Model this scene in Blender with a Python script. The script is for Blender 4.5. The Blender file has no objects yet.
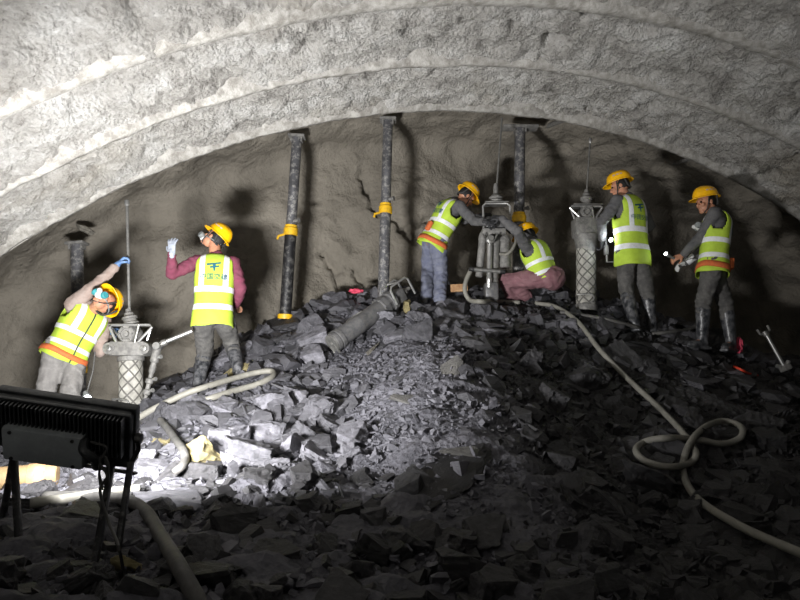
import bpy, bmesh, math, random
import numpy as np
from mathutils import Vector, Matrix, noise, Quaternion
SC = bpy.context.scene
COL = SC.collection
PI = math.pi
V = Vector
random.seed(7)
RNG = np.random.default_rng(11)

# ------------------------------------------------------------------ camera
PITCH = math.radians(8.0)
FPX = 600.0
CZ = 1.6
cam_d = bpy.data.cameras.new('camera')
cam = bpy.data.objects.new('camera', cam_d)
COL.objects.link(cam)
cam.location = (0, 0, CZ)
cam.rotation_euler = (PI/2 + PITCH, 0, 0)
cam_d.sensor_width = 36.0
cam_d.lens = 36.0*FPX/800.0
cam_d.clip_start = 0.05
SC.camera = cam
CP, SP = math.cos(PITCH), math.sin(PITCH)

def ray(px, py):
    u = (px-400)/FPX; v = (300-py)/FPX
    return V((u, CP - v*SP, SP + v*CP))
def at(px, py, Y):
    """world point seen at a pixel, at depth Y"""
    d = ray(px, py)
    return d*(Y/d.y) + V((0, 0, CZ))

# ------------------------------------------------------------------ materials
def lin(c):
    return tuple((x/255/12.92 if x/255 <= .04045 else ((x/255+.055)/1.055)**2.4) for x in c)
def nmat(name):
    m = bpy.data.materials.new(name); m.use_nodes = True
    nt = m.node_tree
    return m, nt, nt.nodes['Principled BSDF']
def N(nt, t, **kw):
    n = nt.nodes.new(t)
    for k, v in kw.items():
        if k in n.inputs: n.inputs[k].default_value = v
        else: setattr(n, k, v)
    return n
def L(nt, a, b): nt.links.new(a, b)

def grime(name, rgb, rough=.6, metal=0., var=.25, scale=6., dirt=None, dirt_amt=.45, bump=.0, bscale=60., spec=.5, coord='Object', lo=.42, hi=.62):
    """base colour with mottled variation, patches of dust / dirt, and fine bump"""
    m, nt, b = nmat(name)
    c = lin(rgb)
    tc = N(nt, 'ShaderNodeTexCoord')
    n1 = N(nt, 'ShaderNodeTexNoise', Scale=scale, Detail=6., Roughness=.65)
    L(nt, tc.outputs[coord], n1.inputs['Vector'])
    r = N(nt, 'ShaderNodeValToRGB')
    r.color_ramp.elements[0].position = .3; r.color_ramp.elements[1].position = .72
    r.color_ramp.elements[0].color = (*[x*(1-var) for x in c], 1)
    r.color_ramp.elements[1].color = (*[min(1, x*(1+var)) for x in c], 1)
    L(nt, n1.outputs['Fac'], r.inputs['Fac'])
    out = r.outputs['Color']
    if dirt:
        n2 = N(nt, 'ShaderNodeTexNoise', Scale=scale*1.9, Detail=8., Roughness=.7)
        L(nt, tc.outputs[coord], n2.inputs['Vector'])
        mr = N(nt, 'ShaderNodeMapRange'); mr.inputs['From Min'].default_value = lo; mr.inputs['From Max'].default_value = hi
        mr.inputs['To Max'].default_value = dirt_amt
        L(nt, n2.outputs['Fac'], mr.inputs['Value'])
        mx = N(nt, 'ShaderNodeMix', data_type='RGBA')
        L(nt, mr.outputs['Result'], mx.inputs['Factor'])
        L(nt, out, mx.inputs[6]); mx.inputs[7].default_value = (*lin(dirt), 1)
        out = mx.outputs[2]
    L(nt, out, b.inputs['Base Color'])
    b.inputs['Roughness'].default_value = rough
    b.inputs['Metallic'].default_value = metal
    b.inputs['Specular IOR Level'].default_value = spec
    if bump:
        n3 = N(nt, 'ShaderNodeTexNoise', Scale=bscale, Detail=5., Roughness=.6)
        L(nt, tc.outputs[coord], n3.inputs['Vector'])
        bp = N(nt, 'ShaderNodeBump', Strength=bump, Distance=.01)
        L(nt, n3.outputs['Fac'], bp.inputs['Height'])
        L(nt, bp.outputs['Normal'], b.inputs['Normal'])
    return m

def rock_material(name, rgb, rgb2, rough=.55, scale=3., bump=.6, spec=.5, vein=None):
    m, nt, b = nmat(name)
    tc = N(nt, 'ShaderNodeTexCoord'); oi = N(nt, 'ShaderNodeObjectInfo')
    add = N(nt, 'ShaderNodeVectorMath', operation='ADD')
    mul = N(nt, 'ShaderNodeMath', operation='MULTIPLY'); mul.inputs[1].default_value = 37.
    L(nt, oi.outputs['Random'], mul.inputs[0])
    L(nt, tc.outputs['Object'], add.inputs[0]); L(nt, mul.outputs[0], add.inputs[1])
    n1 = N(nt, 'ShaderNodeTexNoise', Scale=scale, Detail=9., Roughness=.68)
    L(nt, add.outputs[0], n1.inputs['Vector'])
    r = N(nt, 'ShaderNodeValToRGB')
    r.color_ramp.elements[0].position = .32; r.color_ramp.elements[1].position = .7
    r.color_ramp.elements[0].color = (*lin(rgb), 1); r.color_ramp.elements[1].color = (*lin(rgb2), 1)
    L(nt, n1.outputs['Fac'], r.inputs['Fac'])
    # random lightness of a stone
    mr = N(nt, 'ShaderNodeMapRange'); mr.inputs['To Min'].default_value = .55; mr.inputs['To Max'].default_value = 1.75
    L(nt, oi.outputs['Random'], mr.inputs['Value'])
    vm = N(nt, 'ShaderNodeVectorMath', operation='SCALE')
    L(nt, r.outputs['Color'], vm.inputs[0]); L(nt, mr.outputs[0], vm.inputs['Scale'])
    L(nt, vm.outputs[0], b.inputs['Base Color'])
    b.inputs['Roughness'].default_value = rough; b.inputs['Specular IOR Level'].default_value = spec
    # slaty layering + grain
    mp = N(nt, 'ShaderNodeMapping'); mp.inputs['Scale'].default_value = (8, 8, 70)
    L(nt, add.outputs[0], mp.inputs['Vector'])
    n2 = N(nt, 'ShaderNodeTexNoise', Scale=1., Detail=6., Roughness=.6); L(nt, mp.outputs[0], n2.inputs['Vector'])
    n3 = N(nt, 'ShaderNodeTexNoise', Scale=34., Detail=6., Roughness=.7); L(nt, add.outputs[0], n3.inputs['Vector'])
    ad = N(nt, 'ShaderNodeMath', operation='ADD'); L(nt, n2.outputs['Fac'], ad.inputs[0]); L(nt, n3.outputs['Fac'], ad.inputs[1])
    bp = N(nt, 'ShaderNodeBump', Strength=bump, Distance=.02)
    L(nt, ad.outputs[0], bp.inputs['Height']); L(nt, bp.outputs['Normal'], b.inputs['Normal'])
    return m

def emit_material(name, rgb, strength):
    m, nt, b = nmat(name)
    b.inputs['Base Color'].default_value = (.8, .8, .8, 1)
    b.inputs['Emission Color'].default_value = (*rgb, 1)
    b.inputs['Emission Strength'].default_value = strength
    return m

M = {}
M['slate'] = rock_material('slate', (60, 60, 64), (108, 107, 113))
M['slate_dark'] = rock_material('slate_dark', (28, 28, 30), (56, 55, 57), rough=.5)  # dark blocks; also paints shade into right-side and foreground stones
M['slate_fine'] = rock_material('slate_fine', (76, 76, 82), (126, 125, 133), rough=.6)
M['yellow_stone'] = rock_material('yellow_stone', (140, 128, 88), (178, 166, 122), rough=.8, bump=.9)
M['beige_stone'] = rock_material('beige_stone', (86, 83, 77), (116, 112, 103), rough=.75)
M['outcrop'] = rock_material('outcrop', (74, 73, 72), (106, 104, 100), rough=.6, bump=.9)
M['steel'] = grime('steel', (120, 120, 118), rough=.42, metal=.55, var=.3, scale=14, dirt=(150, 148, 142), dirt_amt=.6, bump=.25, bscale=90)
M['steel_dusty'] = grime('steel_dusty', (104, 103, 101), rough=.65, metal=.2, var=.3, scale=12, dirt=(146, 144, 139), dirt_amt=.6, bump=.3, bscale=80)
M['bright_steel'] = grime('bright_steel', (178, 178, 176), rough=.3, metal=.7, var=.15, scale=20)
M['gunmetal'] = grime('gunmetal', (96, 96, 98), rough=.5, metal=.4, var=.3, scale=14, dirt=(128, 126, 122), dirt_amt=.5, bump=.25)
M['prop_steel'] = grime('prop_steel', (86, 86, 89), rough=.5, metal=.3, var=.35, scale=11, dirt=(158, 156, 152), dirt_amt=.75, bump=.3, lo=.5, hi=.6)
M['black_steel'] = grime('black_steel', (30, 30, 32), rough=.5, metal=.2, var=.3, scale=9, dirt=(120, 118, 114), dirt_amt=.5, bump=.2, lo=.5, hi=.64)
M['yellow_paint'] = grime('yellow_paint', (226, 176, 20), rough=.5, var=.12, scale=18, dirt=(110, 96, 60), dirt_amt=.4)
M['helmet'] = grime('helmet', (248, 186, 8), rough=.35, var=.05, scale=9, dirt=(196, 150, 40), dirt_amt=.25)
M['lime'] = grime('lime', (176, 204, 64), rough=.75, var=.1, scale=9, dirt=(150, 175, 50), dirt_amt=.35, bump=.25, bscale=40)
M['reflective'] = grime('reflective', (226, 228, 230), rough=.45, var=.08, scale=20, dirt=(180, 182, 180), dirt_amt=.35)
M['ink'] = grime('ink', (20, 84, 104), rough=.8, var=.15, scale=50)
M['sticker'] = grime('sticker', (172, 160, 158), rough=.5, var=.2, scale=90)
M['skin'] = grime('skin', (182, 128, 100), rough=.55, var=.12, scale=20, dirt=(120, 92, 78), dirt_amt=.4)
M['eye'] = grime('eye', (34, 26, 22), rough=.2, var=.1)
M['hair'] = grime('hair', (22, 20, 19), rough=.7, var=.2, scale=50, bump=.4)
M['mask_white'] = grime('mask_white', (206, 206, 204), rough=.6, var=.1, scale=20, dirt=(150, 148, 144), dirt_amt=.4)
M['mask_grey'] = grime('mask_grey', (120, 124, 124), rough=.6, var=.15, scale=20)
M['teal_rubber'] = grime('teal_rubber', (52, 130, 136), rough=.55, var=.15, scale=20)
M['orange_belt'] = grime('orange_belt', (206, 104, 52), rough=.8, var=.15, scale=18, dirt=(150, 86, 56), dirt_amt=.4, bump=.2)
M['boot'] = grime('boot', (36, 38, 42), rough=.35, var=.3, scale=9, dirt=(132, 132, 134), dirt_amt=.55, bump=.1)
M['glove_blue'] = grime('glove_blue', (84, 120, 168), rough=.7, var=.15, scale=20, dirt=(140, 150, 165), dirt_amt=.4)
M['glove_grey'] = grime('glove_grey', (136, 144, 158), rough=.7, var=.15, scale=20, dirt=(180, 180, 182), dirt_amt=.4)
M['glove_white'] = grime('glove_white', (205, 206, 204), rough=.7, var=.12, scale=20)
M['glove_black'] = grime('glove_black', (40, 40, 42), rough=.7, var=.2, scale=20)
M['strap'] = grime('strap', (52, 52, 52), rough=.8, var=.2)
M['hose'] = grime('hose', (124, 122, 114), rough=.65, var=.15, scale=8, dirt=(104, 102, 96), dirt_amt=.6, bump=.15)
M['hose_dark'] = grime('hose_dark', (66, 65, 64), rough=.6, var=.2, scale=8, dirt=(104, 102, 97), dirt_amt=.4, bump=.15)
M['cable'] = grime('cable', (46, 45, 44), rough=.6, var=.2)
M['lamp_black'] = grime('lamp_black', (44, 46, 48), rough=.5, metal=.2, var=.25, scale=9, dirt=(92, 94, 94), dirt_amt=.35, bump=.1)
M['lamp_box'] = grime('lamp_box', (146, 152, 154), rough=.5, var=.2, scale=7, dirt=(120, 124, 124), dirt_amt=.45, bump=.1)
M['wood'] = grime('wood', (150, 112, 76), rough=.8, var=.25, scale=5, dirt=(196, 170, 130), dirt_amt=.4, bump=.3)
M['paper_pipe'] = grime('paper_pipe', (136, 112, 78), rough=.7, var=.25, scale=6, dirt=(94, 78, 58), dirt_amt=.5, bump=.3)
M['pink_cloth'] = grime('pink_cloth', (204, 70, 96), rough=.8, var=.12, scale=20)
M['red_cord'] = grime('red_cord', (220, 72, 48), rough=.6, var=.12)
M['plastic_sheet'] = grime('plastic_sheet', (150, 148, 144), rough=.35, var=.25, scale=5, dirt=(90, 88, 86), dirt_amt=.5, bump=.4, bscale=14)
M['glass_lit'] = emit_material('glass_lit', (1., .97, .92), 6.)
M['led_lit'] = emit_material('led_lit', (.9, .95, 1.), 22.)
def cloth(name, rgb, dirt, amt=.45):
    return grime(name, rgb, rough=.9, var=.2, scale=7, dirt=dirt, dirt_amt=amt, bump=.5, bscale=26, spec=.2)
M['jacket_tan'] = cloth('jacket_tan', (138, 122, 114), (156, 146, 140))
M['jacket_maroon'] = cloth('jacket_maroon', (112, 56, 74), (96, 62, 70))
M['jacket_grey'] = cloth('jacket_grey', (82, 82, 84), (110, 108, 106))
M['trouser_grey'] = cloth('trouser_grey', (112, 110, 108), (146, 143, 140))
M['trouser_dark'] = cloth('trouser_dark', (80, 79, 78), (116, 114, 110))
M['trouser_blue'] = cloth('trouser_blue', (98, 102, 120), (132, 134, 142))
M['trouser_mauve'] = cloth('trouser_mauve', (118, 84, 90), (140, 112, 114))

# column sleeve with a criss-cross dust pattern (diamond net wrap)
def net_material():
    m, nt, b = nmat('net_wrap')
    tc = N(nt, 'ShaderNodeTexCoord')
    outs = []
    sep = N(nt, 'ShaderNodeSeparateXYZ'); L(nt, tc.outputs['Object'], sep.inputs[0])
    at2 = N(nt, 'ShaderNodeMath', operation='ARCTAN2'); L(nt, sep.outputs[1], at2.inputs[0]); L(nt, sep.outputs[0], at2.inputs[1])
    uu = N(nt, 'ShaderNodeMath', operation='MULTIPLY'); uu.inputs[1].default_value = 6/(2*PI); L(nt, at2.outputs[0], uu.inputs[0])
    vv = N(nt, 'ShaderNodeMath', operation='MULTIPLY'); vv.inputs[1].default_value = 8.5; L(nt, sep.outputs[2], vv.inputs[0])
    for s in (1, -1):
        a = N(nt, 'ShaderNodeMath', operation='MULTIPLY_ADD'); a.inputs[1].default_value = s*1.0
        L(nt, uu.outputs[0], a.inputs[0]); L(nt, vv.outputs[0], a.inputs[2])
        f = N(nt, 'ShaderNodeMath', operation='FRACT'); L(nt, a.outputs[0], f.inputs[0])
        c = N(nt, 'ShaderNodeMath', operation='PINGPONG'); c.inputs[1].default_value = .5; L(nt, f.outputs[0], c.inputs[0])
        mr = N(nt, 'ShaderNodeMapRange'); mr.inputs['From Min'].default_value = .05; mr.inputs['From Max'].default_value = .13
        mr.inputs['To Min'].default_value = 1; mr.inputs['To Max'].default_value = 0
        L(nt, c.outputs[0], mr.inputs['Value']); outs.append(mr.outputs[0])
    mx = N(nt, 'ShaderNodeMath', operation='MAXIMUM'); L(nt, outs[0], mx.inputs[0]); L(nt, outs[1], mx.inputs[1])
    n1 = N(nt, 'ShaderNodeTexNoise', Scale=9., Detail=6.); L(nt, tc.outputs['Object'], n1.inputs['Vector'])
    r = N(nt, 'ShaderNodeValToRGB'); r.color_ramp.elements[0].position = .35; r.color_ramp.elements[1].position = .66
    r.color_ramp.elements[0].color = (*lin((120, 118, 112)), 1); r.color_ramp.elements[1].color = (*lin((172, 170, 162)), 1)
    L(nt, n1.outputs['Fac'], r.inputs['Fac'])
    mc = N(nt, 'ShaderNodeMix', data_type='RGBA'); L(nt, mx.outputs[0], mc.inputs['Factor'])
    L(nt, r.outputs['Color'], mc.inputs[6]); mc.inputs[7].default_value = (*lin((84, 82, 78)), 1)
    L(nt, mc.outputs[2], b.inputs['Base Color'])
    b.inputs['Roughness'].default_value = .75
    bp = N(nt, 'ShaderNodeBump', Strength=.6, Distance=.006); L(nt, mx.outputs[0], bp.inputs['Height']); L(nt, bp.outputs['Normal'], b.inputs['Normal'])
    return m
M['net_wrap'] = net_material()

def lining_material():
    m, nt, b = nmat('shotcrete')
    tc = N(nt, 'ShaderNodeTexCoord')
    n1 = N(nt, 'ShaderNodeTexNoise', Scale=2.4, Detail=10., Roughness=.78); L(nt, tc.outputs['Object'], n1.inputs['Vector'])
    r = N(nt, 'ShaderNodeValToRGB')
    r.color_ramp.elements[0].position = .3; r.color_ramp.elements[1].position = .68
    r.color_ramp.elements[0].color = (*lin((116, 113, 108)), 1); r.color_ramp.elements[1].color = (*lin((216, 215, 212)), 1)
    e = r.color_ramp.elements.new(.48); e.color = (*lin((178, 175, 170)), 1)
    L(nt, n1.outputs['Fac'], r.inputs['Fac'])
    # speckle of dark pores
    n2 = N(nt, 'ShaderNodeTexNoise', Scale=19., Detail=9., Roughness=.8); L(nt, tc.outputs['Object'], n2.inputs['Vector'])
    mr = N(nt, 'ShaderNodeMapRange'); mr.inputs['From Min'].default_value = .57; mr.inputs['From Max'].default_value = .68; mr.inputs['To Max'].default_value = .8
    L(nt, n2.outputs['Fac'], mr.inputs['Value'])
    mx = N(nt, 'ShaderNodeMix', data_type='RGBA'); L(nt, mr.outputs[0], mx.inputs['Factor']); L(nt, r.outputs['Color'], mx.inputs[6])
    mx.inputs[7].default_value = (*lin((72, 67, 62)), 1)
    # yellowish seep stains
    n4 = N(nt, 'ShaderNodeTexNoise', Scale=.8, Detail=4.); L(nt, tc.outputs['Object'], n4.inputs['Vector'])
    m4 = N(nt, 'ShaderNodeMapRange'); m4.inputs['From Min'].default_value = .55; m4.inputs['From Max'].default_value = .7; m4.inputs['To Max'].default_value = .35
    L(nt, n4.outputs['Fac'], m4.inputs['Value'])
    mx2 = N(nt, 'ShaderNodeMix', data_type='RGBA'); L(nt, m4.outputs[0], mx2.inputs['Factor']); L(nt, mx.outputs[2], mx2.inputs[6]); mx2.inputs[7].default_value = (*lin((160, 147, 120)), 1)
    L(nt, mx2.outputs[2], b.inputs['Base Color']); b.inputs['Roughness'].default_value = .92; b.inputs['Specular IOR Level'].default_value = .2
    n3 = N(nt, 'ShaderNodeTexNoise', Scale=34., Detail=8., Roughness=.8); L(nt, tc.outputs['Object'], n3.inputs['Vector'])
    vo = N(nt, 'ShaderNodeTexVoronoi', Scale=32.); L(nt, tc.outputs['Object'], vo.inputs['Vector'])
    ad = N(nt, 'ShaderNodeMath', operation='MULTIPLY_ADD'); ad.inputs[1].default_value = .5; L(nt, vo.outputs['Distance'], ad.inputs[0]); L(nt, n3.outputs['Fac'], ad.inputs[2])
    bp = N(nt, 'ShaderNodeBump', Strength=1., Distance=.055); L(nt, ad.outputs[0], bp.inputs['Height']); L(nt, bp.outputs['Normal'], b.inputs['Normal'])
    return m
M['lining'] = lining_material()
M['rib'] = grime('rib', (156, 154, 149), rough=.9, var=.2, scale=7, dirt=(108, 104, 98), dirt_amt=.8, bump=.9, bscale=34, spec=.2)

def face_material():
    m, nt, b = nmat('rock_face')
    tc = N(nt, 'ShaderNodeTexCoord')
    n1 = N(nt, 'ShaderNodeTexNoise', Scale=1.1, Detail=9., Roughness=.62); L(nt, tc.outputs['Object'], n1.inputs['Vector'])
    r = N(nt, 'ShaderNodeValToRGB'); r.color_ramp.elements[0].position = .3; r.color_ramp.elements[1].position = .7
    r.color_ramp.elements[0].color = (*lin((108, 103, 94)), 1); r.color_ramp.elements[1].color = (*lin((142, 136, 125)), 1)
    L(nt, n1.outputs['Fac'], r.inputs['Fac'])
    L(nt, r.outputs['Color'], b.inputs['Base Color']); b.inputs['Roughness'].default_value = .85; b.inputs['Specular IOR Level'].default_value = .25
    n3 = N(nt, 'ShaderNodeTexNoise', Scale=14., Detail=8., Roughness=.65); L(nt, tc.outputs['Object'], n3.inputs['Vector'])
    n5 = N(nt, 'ShaderNodeTexNoise', Scale=3.2, Detail=5., Roughness=.55, Distortion=1.2); L(nt, tc.outputs['Object'], n5.inputs['Vector'])
    ad = N(nt, 'ShaderNodeMath', operation='MULTIPLY_ADD'); ad.inputs[1].default_value = 1.0; L(nt, n5.outputs['Fac'], ad.inputs[0]); L(nt, n3.outputs['Fac'], ad.inputs[2])
    bp = N(nt, 'ShaderNodeBump', Strength=.9, Distance=.05); L(nt, ad.outputs[0], bp.inputs['Height']); L(nt, bp.outputs['Normal'], b.inputs['Normal'])
    return m
M['face'] = face_material()

def ground_material():
    m, nt, b = nmat('crushed_slate')
    tc = N(nt, 'ShaderNodeTexCoord')
    n1 = N(nt, 'ShaderNodeTexNoise', Scale=2.2, Detail=10., Roughness=.72); L(nt, tc.outputs['Object'], n1.inputs['Vector'])
    r = N(nt, 'ShaderNodeValToRGB'); r.color_ramp.elements[0].position = .34; r.color_ramp.elements[1].position = .72
    r.color_ramp.elements[0].color = (*lin((58, 58, 64)), 1); r.color_ramp.elements[1].color = (*lin((122, 121, 129)), 1)
    L(nt, n1.outputs['Fac'], r.inputs['Fac'])
    # muck right of the ridge: colour darkened to stand in for shade
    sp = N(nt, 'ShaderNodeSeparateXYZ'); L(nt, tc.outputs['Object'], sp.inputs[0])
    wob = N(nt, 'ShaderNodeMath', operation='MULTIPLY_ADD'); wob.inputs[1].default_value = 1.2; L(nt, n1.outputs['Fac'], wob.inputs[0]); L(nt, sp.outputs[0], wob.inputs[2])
    ridge_shade = N(nt, 'ShaderNodeMapRange', interpolation_type='SMOOTHSTEP'); ridge_shade.inputs['From Min'].default_value = 1.1; ridge_shade.inputs['From Max'].default_value = 1.9; L(nt, wob.outputs[0], ridge_shade.inputs['Value'])
    mw = N(nt, 'ShaderNodeMix', data_type='RGBA'); L(nt, ridge_shade.outputs[0], mw.inputs['Factor']); L(nt, r.outputs['Color'], mw.inputs[6]); mw.inputs[7].default_value = (*lin((44, 43, 44)), 1)
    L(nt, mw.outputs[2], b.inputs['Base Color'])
    b.inputs['Roughness'].default_value = .6
    vo = N(nt, 'ShaderNodeTexVoronoi', Scale=24.); vo.inputs['Randomness'].default_value = 1.
    L(nt, tc.outputs['Object'], vo.inputs['Vector'])
    n3 = N(nt, 'ShaderNodeTexNoise', Scale=13., Detail=9., Roughness=.75); L(nt, tc.outputs['Object'], n3.inputs['Vector'])
    ad = N(nt, 'ShaderNodeMath', operation='MULTIPLY_ADD'); ad.inputs[1].default_value = .7; L(nt, vo.outputs['Distance'], ad.inputs[0]); L(nt, n3.outputs['Fac'], ad.inputs[2])
    bp = N(nt, 'ShaderNodeBump', Strength=.9, Distance=.05); L(nt, ad.outputs[0], bp.inputs['Height']); L(nt, bp.outputs['Normal'], b.inputs['Normal'])
    return m
M['ground'] = ground_material()

# ------------------------------------------------------------------ object helpers
ORG = {}
def tag(o, label, cat, group=None, kind=None):
    if label: o['label'] = label
    if cat: o['category'] = cat
    if group: o['group'] = group
    if kind: o['kind'] = kind
    return o
def thing(name, label, cat, loc, group=None):
    o = bpy.data.objects.new(name, None); COL.objects.link(o)
    o.empty_display_size = .1
    o.location = loc; ORG[o] = V(loc)
    return tag(o, label, cat, group)

class MB:
    def __init__(s): s.v = []; s.f = []; s.uv = None
    def add(s, vs, fs):
        n = len(s.v); s.v.extend([tuple(v) for v in vs]); s.f.extend([tuple(i+n for i in f) for f in fs]); return s
    def tube(s, pts, r, n=12, cap=True):
        pts = [V(p) for p in pts]
        if not hasattr(r, '__len__'): r = [r]*len(pts)
        t0 = (pts[1]-pts[0]).normalized()
        a = t0.orthogonal().normalized()
        vs, fs = [], []
        for i, p in enumerate(pts):
            t = (pts[min(i+1, len(pts)-1)]-pts[max(i-1, 0)]).normalized()
            a = (a - t*a.dot(t)).normalized(); b = t.cross(a)
            for k in range(n):
                an = 2*PI*k/n
                vs.append(p + (a*math.cos(an)+b*math.sin(an))*r[i])
        for i in range(len(pts)-1):
            for k in range(n):
                fs.append((i*n+k, i*n+(k+1) % n, (i+1)*n+(k+1) % n, (i+1)*n+k))
        if cap:
            fs.append(tuple(range(n-1, -1, -1))); fs.append(tuple(range((len(pts)-1)*n, len(pts)*n)))
        return s.add(vs, fs)
    def lathe(s, prof, org, axis, n=28, cap=True):
        """profile [(radius, distance along the axis)]"""
        axis = V(axis).normalized(); org = V(org)
        a = axis.orthogonal().normalized(); b = axis.cross(a)
        vs, fs = [], []
        for (r, h) in prof:
            for k in range(n):
                an = 2*PI*k/n
                vs.append(org + axis*h + (a*math.cos(an)+b*math.sin(an))*r)
        for i in range(len(prof)-1):
            for k in range(n):
                fs.append((i*n+k, i*n+(k+1) % n, (i+1)*n+(k+1) % n, (i+1)*n+k))
        if cap:
            fs.append(tuple(range(n-1, -1, -1))); fs.append(tuple(range((len(prof)-1)*n, len(prof)*n)))
        return s.add(vs, fs)
    def box(s, c, size, R=None, bev=.0):
        bm = bmesh.new(); bmesh.ops.create_cube(bm, size=1.)
        for v in bm.verts: v.co = V((v.co.x*size[0], v.co.y*size[1], v.co.z*size[2]))
        if bev: bmesh.ops.bevel(bm, geom=list(bm.edges), offset=bev, segments=2, affect='EDGES', profile=.5)
        R = R or Matrix.Identity(3)
        s.frombm(bm, lambda p: V(c) + R @ p); bm.free(); return s
    def ball(s, c, rad, R=None, sub=3):
        bm = bmesh.new(); bmesh.ops.create_icosphere(bm, subdivisions=sub, radius=1.)
        R = R or Matrix.Identity(3)
        if not hasattr(rad, '__len__'): rad = (rad,)*3
        s.frombm(bm, lambda p: V(c) + R @ V((p.x*rad[0], p.y*rad[1], p.z*rad[2]))); bm.free(); return s
    def frombm(s, bm, fn=lambda p: p):
        bm.verts.ensure_lookup_table(); bm.verts.index_update()
        return s.add([fn(v.co) for v in bm.verts], [[v.index for v in f.verts] for f in bm.faces])
    def cone2(s, a, b, ra, rb, n=14):
        """capsule whose radius goes from ra to rb (closed, for the voxel body)"""
        a, b = V(a), V(b); ax = b-a; Ln = max(ax.length, 1e-5); ax = ax/Ln
        prof = []
        for i in range(0, 6): t = -PI/2 + (PI/2)*i/5; prof.append((max(ra*math.cos(t), 1e-4), ra*math.sin(t)))
        for i in range(0, 6): t = (PI/2)*i/5; prof.append((max(rb*math.cos(t), 1e-4), Ln + rb*math.sin(t)))
        return s.lathe(prof, a, ax, n)
    def mesh(s, name, org=V((0, 0, 0)), smooth=True):
        me = bpy.data.meshes.new(name)
        me.from_pydata([(v[0]-org[0], v[1]-org[1], v[2]-org[2]) for v in s.v], [], s.f)
        me.update()
        if smooth: me.shade_smooth()
        return me
    def build(s, name, m, parent=None, smooth=True, angle=35):
        org = ORG[parent] if parent else V((0, 0, 0))
        if not parent:
            xs = np.array(s.v); org = V(((xs[:, 0].min()+xs[:, 0].max())/2, (xs[:, 1].min()+xs[:, 1].max())/2, xs[:, 2].min()))
        me = s.mesh(name, org, smooth)
        return put(name, me, m, parent, org, angle if smooth else None)
def put(name, me, m, parent, org, angle=35):
    o = bpy.data.objects.new(name, me); COL.objects.link(o)
    if m: me.materials.append(M[m] if isinstance(m, str) else m)
    if angle and angle < 180:
        try: me.set_sharp_from_angle(angle=math.radians(angle))
        except Exception: pass
    if parent: o.parent = parent
    else: o.location = org
    ORG[o] = V(org)
    return o

def smooth_path(pts, n=8):
    """Catmull-Rom through the points"""
    pts = [V(p) for p in pts]; P = [pts[0]*2-pts[1]] + pts + [pts[-1]*2-pts[-2]]
    out = []
    for i in range(1, len(P)-2):
        p0, p1, p2, p3 = P[i-1:i+3]
        for k in range(n):
            t = k/n
            out.append(.5*((2*p1)+(p2-p0)*t+(2*p0-5*p1+4*p2-p3)*t*t+(3*p1-p0-3*p2+p3)*t**3))
    out.append(pts[-1]); return out
def frame(z, y=None):
    """3x3 whose z column is along z, y column near y"""
    z = V(z).normalized(); y = V(y) if y is not None else z.orthogonal()
    y = (y - z*y.dot(z)).normalized(); x = y.cross(z)
    return Matrix((x, y, z)).transposed()

def grid_mesh(name, Pt, m, kind='structure', flip=False, label=None, cat=None):
    nu, nv = Pt.shape[:2]
    me = bpy.data.meshes.new(name)
    idx = np.arange(nu*nv).reshape(nu, nv)
    q = np.stack([idx[:-1, :-1], idx[1:, :-1], idx[1:, 1:], idx[:-1, 1:]], -1).reshape(-1, 4)
    if flip: q = q[:, ::-1]
    me.vertices.add(nu*nv); me.vertices.foreach_set('co', Pt.reshape(-1).astype(np.float32))
    me.loops.add(q.size); me.loops.foreach_set('vertex_index', q.reshape(-1).astype(np.int32))
    me.polygons.add(len(q)); me.polygons.foreach_set('loop_start', (np.arange(len(q))*4).astype(np.int32))
    me.update(calc_edges=True); me.validate(); me.shade_smooth()
    me.materials.append(M[m])
    o = bpy.data.objects.new(name, me); COL.objects.link(o); o['kind'] = kind
    if label: o['label'] = label
    if cat: o['category'] = cat
    return o
def fbm(p, H=1., lac=2., oct=5): return noise.fractal(p, H, lac, oct)

# ------------------------------------------------------------------ the tunnel
AX = V((math.sin(-.224), math.cos(-.224), 0))         # direction of the tunnel
LAT = V((AX.y, -AX.x, 0))                              # to the right of it
RC = V((1.25, 6.2, CZ-4.475)); RR = 7.408              # ring at the end of the lining
RIBS = (0., -.93, -1.86, -2.79, -3.72, -4.65, -5.58, -6.51, -7.44, -8.37)
def vault(phi, r, s): return RC + AX*s + LAT*(r*math.cos(phi)) + V((0, 0, r*math.sin(phi)))
# lining
phis = np.concatenate([np.linspace(math.radians(14), math.radians(32), 30)[:-1], np.linspace(math.radians(32), math.radians(152), 560), np.linspace(math.radians(152), math.radians(166), 24)[1:]])
ss = list(np.arange(0, -3.2, -.027)) + list(np.linspace(-3.2, -8.6, 40)[1:])
Pt = np.zeros((len(phis), len(ss), 3))
for i, ph in enumerate(phis):
    for j, s in enumerate(ss):
        d = min(abs(s-r) for r in RIBS)
        base = vault(ph, RR, s)
        rough = fbm(base*1.7, .9, 2.1, 4)*.05 + fbm(base*6.5+V((9, 3, 1)), .6, 2.2, 4)*.045 + noise.noise(base*15)*.024 + noise.noise(base*29)*.014
        pit = noise.noise(base*4.2+V((40, 2, 7)))
        if pit > .34: rough += (pit-.34)*.2
        pit = noise.noise(base*11+V((4, 22, 7)))
        if pit > .4: rough += (pit-.4)*.16
        k = min(1., d/.16); k = k*k*(3-2*k)
        rr = RR + k*(.035 + rough) + (1-k)*rough*.45
        Pt[i, j] = vault(ph, rr, s)
grid_mesh('ceiling', Pt, 'lining')
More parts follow.
